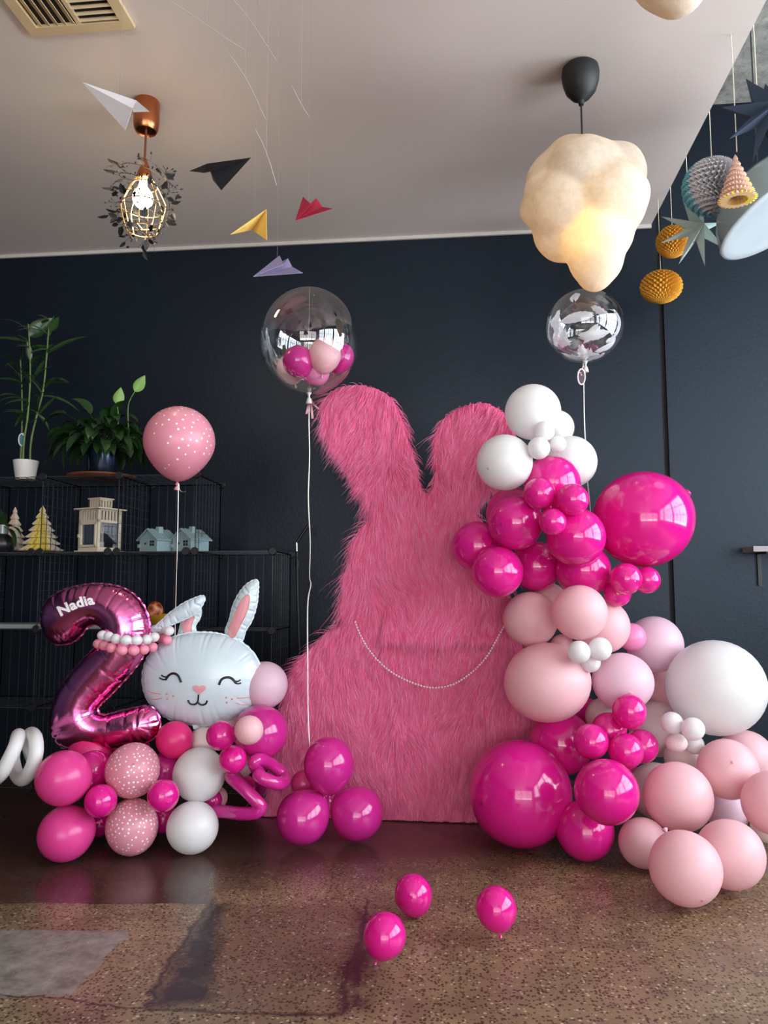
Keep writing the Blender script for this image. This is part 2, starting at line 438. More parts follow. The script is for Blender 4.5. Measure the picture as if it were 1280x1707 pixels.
GA = {'hot': 'hot pink balloons of the arch', 'pale': 'pale pink balloons of the arch', 'white': 'white balloons of the arch', 'cream': 'blush balloons of the arch', 'lilac': 'pale pink balloons of the arch', 'bubble': 'pale pink balloons of the arch'}
FL = 'floor'
# cx, cy, diameter px, camera depth (or FL = resting on the floor), material, nipple px, label, (height/width)
ARCH = [
 (888, 687, 94, 2.98, 'white', None, 'large white balloon crowning the balloon arch, right of the fur rabbit\'s ear', 1.0),
 (841, 771, 94, 2.93, 'white', (809, 783), 'white balloon overlapping the pink fur rabbit\'s right ear, below the topmost balloon', 1.0),
 (927, 713, 60, 3.12, 'white', None, 'white balloon peeking out behind the topmost white balloon', 1.0),
 (951, 770, 88, 3.06, 'white', None, 'white balloon at the upper right beside the hanging white ribbon', 1.0),
 (907, 719, 35, 2.86, 'white', None, 'tiny white balloon on the lower edge of the topmost balloon, upper of three', 1.0),
 (898, 747, 38, 2.82, 'white', None, 'tiny white balloon just above the top hot pink balloon, lower left of three', 1.0),
 (930, 740, 28, 2.86, 'white', None, 'smallest white balloon of the three tucked under the topmost balloon', 1.0),
 (920, 806, 95, 2.94, 'hot', None, 'medium hot pink balloon highest among the hot pink ones of the arch', 1.0),
 (899, 823, 54, 2.80, 'hot', None, 'small hot pink balloon in front of the highest hot pink balloon', 1.0),
 (954, 833, 55, 2.82, 'hot', None, 'small hot pink balloon beside the left edge of the giant upper one', 1.0),
 (921, 870, 46, 2.78, 'hot', (921, 890), 'smallest hot pink balloon in the middle of the upper hot pink cluster', 1.0),
 (859, 872, 91, 2.92, 'hot', (830, 873), 'medium hot pink balloon under the white one over the rabbit\'s ear', 1.0),
 (856, 857, 92, 3.08, 'hot', None, 'hot pink balloon showing as a rim behind another, next to the rabbit\'s ear base', 1.0),
 (960, 895, 99, 2.88, 'hot', None, 'medium hot pink balloon touching the giant upper balloon\'s left side', 1.0),
 (795, 911, 84, 3.02, 'hot', (815, 905), 'darker hot pink balloon lying against the rabbit\'s face fur', 1.0),
 (829, 953, 86, 2.90, 'hot', (818, 979), 'round hot pink balloon on the rabbit\'s chest above the pale ones', 1.0),
 (893, 944, 84, 3.00, 'hot', None, 'hot pink balloon between the chest one and the cluster\'s centre, above pale pink', 1.0),
 (972, 950, 92, 3.00, 'hot', None, 'hot pink balloon above the foremost pale pink balloon of the arch\'s middle', 1.0),
 (1072, 865, 170, 3.02, 'hot', (1000, 900), 'giant hot pink balloon jutting out against the dark wall', 0.94),
 (1043, 965, 54, 2.86, 'hot', (1050, 968), 'small hot pink balloon right below the giant upper one', 1.0),
 (1078, 967, 46, 2.94, 'hot', None, 'small hot pink balloon outermost below the giant upper one', 1.0),
 (1029, 989, 46, 2.94, 'hot', None, 'small hot pink balloon lowest of the trio under the giant upper one', 1.0),
 (884, 1032, 92, 2.92, 'pale', None, 'pale pink balloon above the largest pale pink balloon, by the bead string\'s end', 1.0),
 (966, 1021, 93, 2.84, 'pale', None, 'pale pink balloon foremost in the middle of the arch, over tiny white ones', 1.0),
 (1004, 1044, 92, 3.00, 'pale', None, 'pale pink balloon half behind the foremost middle one', 1.0),
 (917, 1000, 56, 3.06, 'pale', None, 'pale pink balloon showing as a sliver under the hot pink ones', 1.0),
 (937, 1077, 40, 2.96, 'pale', None, 'small dusky pink balloon left of the tiny white ones in the arch\'s middle', 1.0),
 (1053, 1062, 48, 3.04, 'bubble', None, 'small bubblegum pink balloon with window glints, before a large pale one', 1.0),
 (1091, 1074, 96, 3.18, 'lilac', None, 'pale lilac-pink balloon behind the bubblegum one, against the dark wall', 1.0),
 (965, 1087, 39, 2.82, 'white', None, 'tiny white balloon left in the mid-arch trio on pale pink', 1.0),
 (1000, 1082, 40, 2.84, 'white', None, 'tiny white balloon right in the mid-arch trio on pale pink', 1.0),
 (984, 1104, 34, 2.86, 'white', None, 'tiny white balloon lowest in the mid-arch trio on pale pink', 1.0),
 (1193, 1146, 168, 3.00, 'white', None, 'giant white balloon at the photo\'s right, widest of all the white ones', 0.98),
 (912, 1137, 147, 2.92, 'pale', None, 'giant pale pink balloon beside the rabbit\'s fur below the bead string', 0.9),
 (1038, 1136, 104, 2.92, 'lilac', (1034, 1145), 'pale pink balloon with a visible nipple beneath the bubblegum one', 0.93),
 (1008, 1195, 66, 3.10, 'cream', None, 'dusky blush balloon deep behind the small hot pink cluster', 1.0),
 (978, 1190, 54, 3.12, 'hot', None, 'dark hot pink balloon deep behind the giant pale pink one', 1.0),
 (1110, 1148, 80, 3.20, 'pale', None, 'pale pink balloon hidden behind the giant white one\'s edge', 1.0),
 (1094, 1215, 94, 3.02, 'cream', None, 'blush white balloon behind the tiny white ones near the small hot pink cluster', 1.0),
 (867, 1322, 176, FL, 'hot', (795, 1321), 'giant hot pink balloon resting on the floor in front of the rabbit', 1.02),
 (935, 1238, 108, 2.88, 'hot', None, 'hot pink balloon behind and above the giant one on the floor', 1.0),
 (1011, 1320, 111, 2.56, 'hot', None, 'hot pink balloon right of the giant floor one, with window glints', 1.0),
 (975, 1384, 101, FL, 'hot', None, 'deep pink balloon on the floor under its brighter neighbours', 1.0),
 (1049, 1186, 58, 2.78, 'hot', None, 'small hot pink balloon topmost in the lower small cluster', 1.05),
 (1015, 1217, 60, 2.80, 'hot', None, 'small hot pink balloon second from the top in the lower small cluster', 1.0),
 (985, 1236, 60, 2.74, 'hot', (968, 1227), 'small hot pink balloon with a dark nipple left in the lower small cluster', 1.0),
 (1043, 1252, 60, 2.73, 'hot', None, 'small hot pink balloon foremost in the lower small cluster', 1.0),
 (1069, 1244, 58, 2.84, 'hot', None, 'small hot pink balloon at the lower small cluster\'s outer side by the white ones', 1.0),
 (1044, 1300, 58, 2.92, 'rose', None, 'rose pink balloon showing as a rim behind the glinting floor-level one', 1.0),
 (1120, 1205, 38, 2.80, 'white', None, 'tiny white balloon upper left in the cluster under the giant white one', 1.0),
 (1155, 1215, 40, 2.78, 'white', None, 'tiny white balloon upper right in the cluster under the giant white one', 1.0),
 (1127, 1238, 38, 2.82, 'cream', None, 'tiny blush white balloon lower left in the cluster under the giant white one', 0.85),
 (1157, 1241, 34, 2.88, 'white', None, 'tiny white balloon mostly hidden in the cluster under the giant white one', 1.0),
 (1137, 1263, 62, 2.94, 'cream', None, 'blush cream balloon between tiny white ones and the big pale pink one', 1.0),
 (1094, 1318, 96, 2.92, 'cream', None, 'blush white balloon glimpsed between hot pink and pale pink near the floor', 1.0),
 (1130, 1328, 119, 2.66, 'pale', None, 'large pale pink balloon stacked above the foremost floor one', 1.0),
 (1213, 1282, 104, 2.80, 'pale', (1201, 1256), 'pale pink balloon with a visible nipple under the giant white one', 1.0),
 (1243, 1264, 98, 2.98, 'pale', None, 'pale pink balloon behind the nippled one, below the giant white one\'s right', 1.0),
 (1290, 1339, 112, 2.76, 'pale', None, 'pale pink balloon cut by the photo\'s right edge above the floor', 1.0),
 (1212, 1352, 74, 2.90, 'lilac', None, 'lilac-pink balloon filling the gap between the big pale pink ones', 1.0),
 (1142, 1447, 125, FL, 'pale', (1151, 1478), 'foremost pale pink balloon resting on the floor at the arch\'s foot', 1.04),
 (1217, 1424, 118, FL, 'pale', None, 'pale pink balloon on the floor outermost at the arch\'s foot', 1.03),
 (1072, 1405, 86, FL, 'pale', None, 'smaller pale pink balloon on the floor beside the deep pink one', 1.0),
 (1278, 1378, 56, 2.84, 'cream', None, 'blush balloon showing as a sliver low at the photo\'s right edge', 1.0),
]
def floor_t(cx, cy, d, h):
    dz = ray(cx, cy)[2]; return CH/(d*h/2/F-dz)
def settle(rows, lim=None):
    ts = np.array([floor_t(r[0], r[1], r[2], r[7]) if r[3] == FL else r[3] for r in rows])
    fix = np.array([r[3] == FL for r in rows]); D = np.array([ray(r[0], r[1]) for r in rows])
    rr = np.array([r[2]*(1+r[7])/2/2/F for r in rows])
    for it in range(200):
        C = CAM+D*ts[:, None]; R = rr*ts; mv = np.zeros(len(ts))
        for i in range(len(ts)):
            for j in range(i+1, len(ts)):
                dd = np.linalg.norm(C[i]-C[j]); need = (R[i]+R[j])*0.96
                if dd < need:
                    sep = need-dd; s = 1 if ts[i] >= ts[j] else -1
                    mv[i] += s*sep*0.25; mv[j] -= s*sep*0.25
        mv = np.clip(mv, -0.02, 0.02); mv[fix] = 0; ts = ts+mv
        for i, r in enumerate(rows):
            if fix[i]: continue
            d = D[i]; rad = rr[i]*ts[i]
            if lim: ts[i] = min(ts[i], (lim(r)-rr[i]*ts[i])/d[1])
            mz = rr[i]-d[2]
            if CH+d[2]*ts[i] < rad: ts[i] = min(ts[i], CH/mz)
    return ts
def cluster(rows, groups, lim=None, e=0.05, **kw):
    ts = settle(rows, lim); out = []
    for r, t in zip(rows, ts):
        cx, cy, d, _, mat, nub, lab, h = r[:8]
        # off-axis spheres image a little wide: undo that
        w = np.linalg.norm(ray(cx, cy)); k = 1/math.sqrt(w)
        rad = d/2/F*t*k; up = nubdir(cx, cy, d/2, nub)
        o = place_balloon(pt(cx, cy, t), rad, up, mat, lab, groups(r), e, nub=nub is not None)
        if h != 1.0:                       # taller or flatter than wide in the world's z
            o.matrix_world = Matrix.Translation(o.matrix_world.translation) @ Matrix.Diagonal((1, 1, h, 1)) @ Matrix.Translation(-o.matrix_world.translation) @ o.matrix_world
        out.append(o)
    return out
BY = 3.30                                     # front plane of the rabbit board
cluster(ARCH, lambda r: GA.get(r[4], 'hot pink balloons of the arch'), lambda r: (BY-0.05) if r[0]-r[2]/2 < 885 and r[1] > 640 else 3.95)

# loose balloons on the floor, and the trio that weighs down the clear bubble
def floorballoon(cx, cy, d, h, mat, label, group, knotpx, t=None, e=0.10):
    t = t or floor_t(cx, cy, d, h/d); C = pt(cx, cy, t)
    k = np.array([knotpx[0]-cx, knotpx[1]-cy], float); k /= np.linalg.norm(k)
    up = -(rgt*k[0]-upv*k[1]); up = up/np.linalg.norm(up)
    w = np.linalg.norm(ray(cx, cy))
    rz = h/2/F*t/(1+e/2)
    return place_balloon(C+up*0.0, d/2/F*t/math.sqrt(w), up, mat, label, group, e, sq=(1, rz/(d/2/F*t)))
g = 'loose magenta balloons on the floor'
floorballoon(641, 1560, 76, 82, 'hot', 'loose hot pink balloon nearest the camera on the floor, knot at its foot', g, (625, 1608), (PZ(624, 1618, 0)-CAM)@fwd)
floorballoon(689, 1492, 66, 74, 'hot', 'loose hot pink balloon on the floor behind the nearest one, no knot showing', g, (700, 1535))
floorballoon(827, 1515, 72, 80, 'hot', 'loose hot pink balloon alone on the floor before the giant pink one', g, (834, 1560), (PZ(835, 1568, 0)-CAM)@fwd)
g = 'magenta balloon trio before the rabbit'
t1 = floor_t(505, 1362, 92, 1.04)
floorballoon(505, 1362, 91, 96, 'mag', 'magenta balloon on the floor, left foot of the trio before the rabbit', g, (545, 1325), t1)
t2 = floor_t(595, 1356, 90, 1.04)
floorballoon(595, 1356, 91, 94, 'mag', 'magenta balloon on the floor, right foot of the trio before the rabbit', g, (550, 1322), t2)
floorballoon(548, 1275, 86, 98, 'mag', 'magenta balloon sitting on top of the trio before the rabbit', g, (549, 1326), (t1+t2)/2)
floorballoon(506, 1306, 44, 46, 'rose', 'small dark rose balloon half hidden behind the trio before the rabbit', g, (530, 1330), t1+0.14)

# pedestal of the number balloon
def dens(d): return 0.9
DA = dict(seed=3, n=300, gap=0.125, r=0.036, dens=lambda d: 0.25+0.75*(d[0] > -0.2))
DB = dict(seed=5, n=300, gap=0.125, r=0.036, dens=lambda d: 0.3+0.7*(d[1] > -0.1))
DC = dict(seed=8, n=130, gap=0.16, r=0.030, dens=lambda d: 0.06+0.94*max(0.0, min(1.0, d[2]*1.0+0.45*d[0]+0.15)))
PED = [
 (106, 1297, 96, 0, 'rose', (82, 1277), 'rose pink balloon upper left in the number two\'s base', 0.98),
 (110, 1389, 97, FL, 'rose', (70, 1395), 'rose pink balloon on the floor at the left end of the number two\'s base', 0.99),
 (221, 1284, 92, 0, 'spot', (235, 1262), 'white-dotted dusty pink balloon upper in the number two\'s base', 1.03),
 (220, 1378, 90, FL, 'spot', (205, 1370), 'white-dotted dusty pink balloon on the floor in the number two\'s base', 1.08),
 (332, 1291, 90, 0, 'white', None, 'white balloon upper in the base under the bunny-face balloon', 1.02),
 (321, 1379, 90, FL, 'white', None, 'white balloon on the floor under the upper white one', 0.98),
 (168, 1335, 56, 2.70, 'hot', None, 'small hot pink balloon between the rose and dotted pairs of the base', 1.0),
 (272, 1326, 55, 2.70, 'hot', (286, 1330), 'small hot pink balloon between the dotted and white pairs of the base', 1.0),
 (291, 1233, 63, 2.86, 'coral', None, 'bright rose balloon squeezed between the number two and the bunny face', 1.0),
 (155, 1283, 66, 2.92, 'hot', None, 'hot pink balloon in shade behind the upper left pair of the base', 1.0),
 (275, 1284, 62, 2.92, 'mag', None, 'magenta balloon in shade between the dotted and white upper ones', 1.0),
 (166, 1370, 50, 2.92, 'hot', None, 'hot pink balloon low in shade between rose and dotted floor balloons', 1.0),
 (272, 1364, 50, 2.92, 'hot', None, 'hot pink balloon low in shade between dotted and white floor balloons', 1.0),
 (150, 1254, 74, 2.98, 'coral', None, 'bright rose balloon under the number two\'s lower left corner', 1.0),
 (214, 1256, 76, 2.99, 'coral', None, 'bright rose balloon under the number two\'s foot, behind a dotted one', 1.0),
 (368, 1226, 50, 2.74, 'hot', None, 'small hot pink balloon below the bunny-face balloon\'s chin', 1.0),
 (415, 1217, 49, 2.70, 'pale', None, 'small pale pink balloon before the large magenta one by the bunny face', 1.0),
 (388, 1266, 48, 2.78, 'hot', None, 'small hot pink balloon above the twisted pink tube balloon', 1.0),
 (434, 1220, 94, 2.92, 'mag', None, 'large magenta balloon at the pink fur rabbit\'s left side', 0.95),
 (441, 1142, 78, 3.02, 'lilac', None, 'pale lilac-pink balloon behind the bunny-face balloon', 1.02),
 (340, 1236, 52, 2.98, 'cream', None, 'blush balloon glimpsed behind the upper white one under the bunny face', 1.0),
 (399, 1272, 52, 2.96, 'cream', None, 'blush balloon showing as a rim behind the small hot pink one', 1.0),
 (384, 1211, 34, 3.00, 'pale', None, 'pale pink balloon glimpsed right under the bunny face\'s chin', 1.0),
 (356, 1214, 30, 3.02, 'hot', None, 'dark pink balloon glimpsed under the bunny-face balloon\'s tail', 1.0),
 (354, 1334, 34, 2.88, 'hot', None, 'small dark pink balloon peeking out right of the two white ones', 1.0),
 (360, 1330, 40, 2.96, 'pale', None, 'pale pink balloon sliver right of the two white ones', 1.0),
]
tt = {106: floor_t(110, 1389, 97, 0.99), 221: floor_t(220, 1378, 90, 1.08), 332: floor_t(321, 1379, 90, 0.98)}
PED = [tuple(list(r[:3])+[tt.get(r[0], r[3]) if r[3] == 0 else r[3]]+list(r[4:])) for r in PED]
po = cluster(PED, lambda r: 'balloons of the number two\'s base', lambda r: 3.33, e=0.06)
for i, (dd, key) in ((2, (DA, 'a')), (3, (DB, 'b'))):
    me, kn = balloon_mesh(0.06, 'spot', dd, key); po[i].data = me

# ------------------------------------------------------------------ the pink fur rabbit
RAB = [(600,642),(625,647),(645,657),(657,672),(668,695),(675,720),(683,745),(690,770),(694,795),(701,812),(711,827),(720,818),(726,800),(728,770),(727,740),(732,715),(742,697),(760,683),(785,674),(810,672),(832,682),(848,700),(856,730),(853,765),(842,792),(822,808),(803,822),(780,845),(802,870),(815,884),(830,910),(841,950),(844,990),(840,1020),(842,1042),(858,1070),(880,1115),(893,1170),(898,1240),(896,1310),(890,1364),(760,1366),(600,1366),(445,1366),(441,1350),(450,1325),(459,1285),(465,1235),(469,1190),(479,1150),(493,1120),(513,1088),(541,1058),(570,1042),(590,1034),(585,1022),(577,1006),(575,980),(578,950),(590,905),(604,880),(620,862),(631,851),(622,838),(606,812),(586,785),(571,760),(556,735),(545,712),(540,690),(543,667),(553,654),(574,645)]
RW = np.array([PY(x, y, BY)[[0, 2]] for x, y in RAB]); RW[:, 1] = np.maximum(RW[:, 1], 0.012)
def inside(P, poly):
    x, z = P[:, 0], P[:, 1]; r = np.zeros(len(P), bool); a = poly; b = np.roll(poly, -1, 0)
    for (x0, z0), (x1, z1) in zip(a, b):
        if z0 == z1: continue
        c = ((z0 > z) != (z1 > z)) & (x < (x1-x0)*(z-z0)/(z1-z0)+x0); r ^= c
    return r
def edge(P, poly):
    """distance to the outline, nearest point, arc position, outward-agnostic segment normal"""
    a = poly; b = np.roll(poly, -1, 0); best = np.full(len(P), 1e9); q = np.zeros_like(P); arc = np.zeros(len(P)); s0 = 0.0
    for p0, p1 in zip(a, b):
        d = p1-p0; L = np.linalg.norm(d)
        if L < 1e-9: continue
        t = np.clip(((P-p0)@d)/(L*L), 0, 1); c = p0+t[:, None]*d; dist = np.linalg.norm(P-c, axis=1); k = dist < best
        best[k] = dist[k]; q[k] = c[k]; arc[k] = s0+t[k]*L; s0 += L
    return best, q, arc
def pinkfur():
    m = NT('pink_long_pile_fur'); hi = m.n('HairInfo')
    c = m.ramp(hi.outputs['Random'], [(0.0, hexc('#fb559f')), (0.5, hexc('#ff86c2')), (1.0, hexc('#ffbfe0'))])
    c = m.mix(m.ramp(hi.outputs['Intercept'], [(0.0, 0.35), (0.5, 0.0)]), c, hexc('#f4489a'))
    d = m.n('BsdfDiffuse', {'Color': c}); t = m.n('BsdfTranslucent', {'Color': c})
    g = m.n('BsdfGlossy', {'Color': (1, 0.62, 0.80, 1), 'Roughness': 0.55})
    x = m.n('MixShader', {0: 0.48, 1: d.outputs[0], 2: t.outputs[0]})
    m.surf(m.n('MixShader', {0: 0.20, 1: x.outputs[0], 2: g.outputs[0]})); return m.m
def rabbit():
    base = np.array([(RW[:, 0].min()+RW[:, 0].max())/2, BY+0.03, 0.0])
    root = empty('rabbit_cutout', base, 'giant pink shaggy fur rabbit cutout standing against the navy wall', 'rabbit decoration')
    bm_ = MB(); poly = [tuple(p) for p in RW]
    bm_.prism(poly, lambda u, v, d: (u, d, v), BY, BY+0.05)
    bm_.build('body', plain('pink_fur_backing', '#f763a6', 0.9), root)
    # wooden stay at the back
    s = MB(); s.box(-0.36, -0.30, BY+0.052, BY+0.075, 0.0, 1.0); s.bar((-0.33, BY+0.08, 0.75), (-0.33, BY+0.45, 0.02), 0.035); s.build('support_stay', plain('raw_pine', '#b08a5c', 0.7), root)
    rg = np.random.default_rng(4)
    lo, hi = RW.min(0), RW.max(0)
    def sample(n):
        out = np.zeros((0, 2))
        while len(out) < n:
            P = lo+rg.random((n*2, 2))*(hi-lo); out = np.concatenate([out, P[inside(P, RW)]])
        return out[:n]
    N1, N2 = 96000, 20000
    A = sample(N1)
    d1, q1, _ = edge(A, RW)
    # extra strands from the rim itself
    seg = np.roll(RW, -1, 0)-RW; sl = np.linalg.norm(seg, axis=1); cs = np.concatenate([[0], np.cumsum(sl)])
    u = rg.random(N2)*cs[-1]; i = np.clip(np.searchsorted(cs, u)-1, 0, len(RW)-1); B = RW[i]+seg[i]*((u-cs[i])/sl[i])[:, None]
    R2 = np.concatenate([A, B]); n = len(R2)
    dist = np.concatenate([d1, np.zeros(N2)])
    nrm = np.zeros((n, 2)); nrm[:N1] = (q1-A)/(d1[:, None]+1e-6)
    sn = np.stack([seg[i][:, 1], -seg[i][:, 0]], 1)/sl[i][:, None]
    tst = inside(B+sn*0.004, RW); sn[tst] *= -1; nrm[N1:] = sn
    yoff = np.concatenate([np.full(N1, 0.0), rg.random(N2)*0.045])
    x, z = R2[:, 0], R2[:, 1]
    def fld(a, b, s, ph): return np.sin(x*a*s+z*b*s*0.7+ph)*np.cos(z*a*s*0.8-x*b*s+ph*1.7)
    ang = 0.30*fld(3.1, 2.3, 1.6, 0.3)+0.28*fld(4.1, 5.7, 2.2, 1.3)+0.22*fld(9.0, 6.0, 2.5, 2.1)+rg.normal(0, 0.13, n)
    # ears: pile swept off to each side; body: straight down
    zE = PY(700, 840, BY)[2]; xM = PY(711, 828, BY)[0]
    ear = np.clip((z-zE)/0.12, 0, 1)
    ang += ear*np.where(x < xM, -0.22, 0.12)+ear*0.35*fld(7, 5, 2.0, 4.4)
    # swirls left by brushing
    for (sx, sy, rad, k) in ((655, 765, 0.08, 1.0), (640, 700, 0.08, -0.7), (620, 985, 0.12, 0.7), (800, 760, 0.12, 0.9), (660, 1215, 0.10, 0.8), (760, 1110, 0.12, -0.6), (540, 1230, 0.1, 0.4), (700, 880, 0.1, 0.5)):
        c = PY(sx, sy, BY); w = np.exp(-((x-c[0])**2+(z-c[2])**2)/rad**2); ang += k*w*np.tanh((x-c[0])/(0.4*rad))
    cgx = np.floor(x/0.022+0.5*np.sin(z*31)); cgz = np.floor(z/0.07+0.5*np.sin(x*29)); hc_ = np.sin(cgx*91.7+cgz*203.1)*43758.5453; hc_ -= np.floor(hc_); ang += (hc_-0.5)*0.28
    fx, fz = np.sin(ang), -np.cos(ang)
    edgew = np.exp(-dist/0.018)
    Lh = (0.090+0.026*fld(5, 4, 2.2, 0.9))*rg.uniform(0.75, 1.25, n)
    Lh = Lh*(1-0.30*ear)*(1-0.25*edgew)*np.where(rg.random(n) < 0.12, 1.5, 1.0)
    # long layer overhanging the neck seam, shorter just under it
    zs = PY(740, 1058, BY)[2]; band = (x > PY(640, 1058, BY)[0]) & (x < PY(850, 1058, BY)[0])
    above = 1.5*np.where(band, np.exp(-np.clip(z-zs, 0, 9)/0.10)*(z > zs), 0.0); under = np.where(band, np.exp(-np.clip(zs-z, 0, 9)/0.02)*(z <= zs), 0.0)
    Lh *= 1-0.35*under-0.45*np.where(band, np.exp(-np.clip(z-zs, 0, 9)/0.05)*(z > zs), 0.0)
    # stitched pleat across the belly
    pa, pb, pc = PY(655, 1232, BY), PY(735, 1198, BY), PY(815, 1184, BY)
    zl = np.interp(x, [pa[0], pb[0], pc[0]], [pa[2], pb[2], pc[2]]); inb = (x > pa[0]) & (x < pc[0])
    above = above+0.6*np.where(inb, np.exp(-np.clip(z-zl, 0, 9)/0.06)*(z > zl), 0.0)
    Lh *= 1-0.5*np.where(inb, np.exp(-np.abs(z-zl-0.02)/0.03), 0.0)
    root3 = np.stack([x, BY+yoff-0.030*above, z], 1)
    flow = np.stack([fx, np.zeros(n), fz], 1); outn = np.stack([nrm[:, 0], np.zeros(n), nrm[:, 1]], 1)
    K = 6; ts = np.linspace(0, 1, K)
    # clumps
    gs = 0.016; gx = np.floor(x/gs+0.5*np.sin(z*40)); gz = np.floor(z/(gs*3.0)+0.5*np.sin(x*37))
    h = np.sin(gx*127.1+gz*311.7)*43758.5453; h -= np.floor(h); h2 = np.sin(gx*269.5+gz*183.3)*43758.5453; h2 -= np.floor(h2)
    ccx = (gx+0.5-0.5*np.sin(z*40))*gs; jit = (h-0.5)*0.8
    lift = 0.010+0.016*h2+0.014*rg.random(n)
    P = np.zeros((n, K, 3))
    wisp = rg.random(n) < 0.10
    spread = edgew*(0.10+0.22*rg.random(n))*np.where(wisp, 4.2, 1.0)
    low = np.clip((z-0.02)/0.06, 0, 1)
    for k, s in enumerate(ts):
        up_ = np.sin(min(s*1.2, 1)*PI*0.5)
        dirv = flow*(s**1.15)[None] if False else flow*(s**1.2)
        p = root3+dirv*Lh[:, None]+outn*(spread*Lh*(s-0.25*s*s))[:, None]
        p[:, 1] -= lift*up_*(1-0.25*s)*np.where(yoff > 0.012, 0.3, 1.0)
        p[:, 0] += ((ccx-x)*0.62+jit*0.022)*s*s
        P[:, k] = p
    P[:, :, 2] = np.maximum(P[:, :, 2], 0.004+0.008*rg.random((n, 1)))
    base_w = worldloc(root); P -= base_w
    hc = bpy.data.hair_curves.new('fur'); hc.add_curves([K]*n)
    hc.attributes['position'].data.foreach_set('vector', P.reshape(-1).astype(np.float32))
    ra = hc.attributes.get('radius') or hc.attributes.new('radius', 'FLOAT', 'POINT')
    rad = np.tile(np.array([1.0, 1.0, 0.85, 0.65, 0.4, 0.12]), n)*np.repeat(np.where(rg.random(n) < 0.3, 0.0013, 0.0010), K)
    ra.data.foreach_set('value', rad.astype(np.float32))
    hc.materials.append(pinkfur())
    o = bpy.data.objects.new('fur', hc); COL.objects.link(o); o.parent = root
    tag(o, kind='stuff')
rabbit()

# bead string across the chest
def beads():
    ctrl = [(592, 1037), (602, 1062), (620, 1090), (645, 1115), (675, 1133), (715, 1146), (752, 1142), (785, 1122), (810, 1096), (828, 1066), (839, 1045)]
    P = smoothcurve([PY(x, y, BY-0.058-0.018*(i > 7)) for i, (x, y) in enumerate(ctrl)], 20)
    s = np.concatenate([[0], np.cumsum(np.linalg.norm(np.diff(P, axis=0), axis=1))]); nb = int(s[-1]/0.0122)
    m = MB(); C = np.stack([np.interp(np.linspace(0, s[-1], nb), s, P[:, i]) for i in range(3)], 1)
    for c in C: m.sphere(c, 0.0047, 8)
    m.tube(P[::4], 0.0008, 4)
    o = m.build('bead_string', plain('pearl_beads', '#f3dbe2', 0.25), smooth='all'); tag(o, 'thin string of pearly beads draped across the pink fur rabbit\'s chest', 'bead string')
beads()

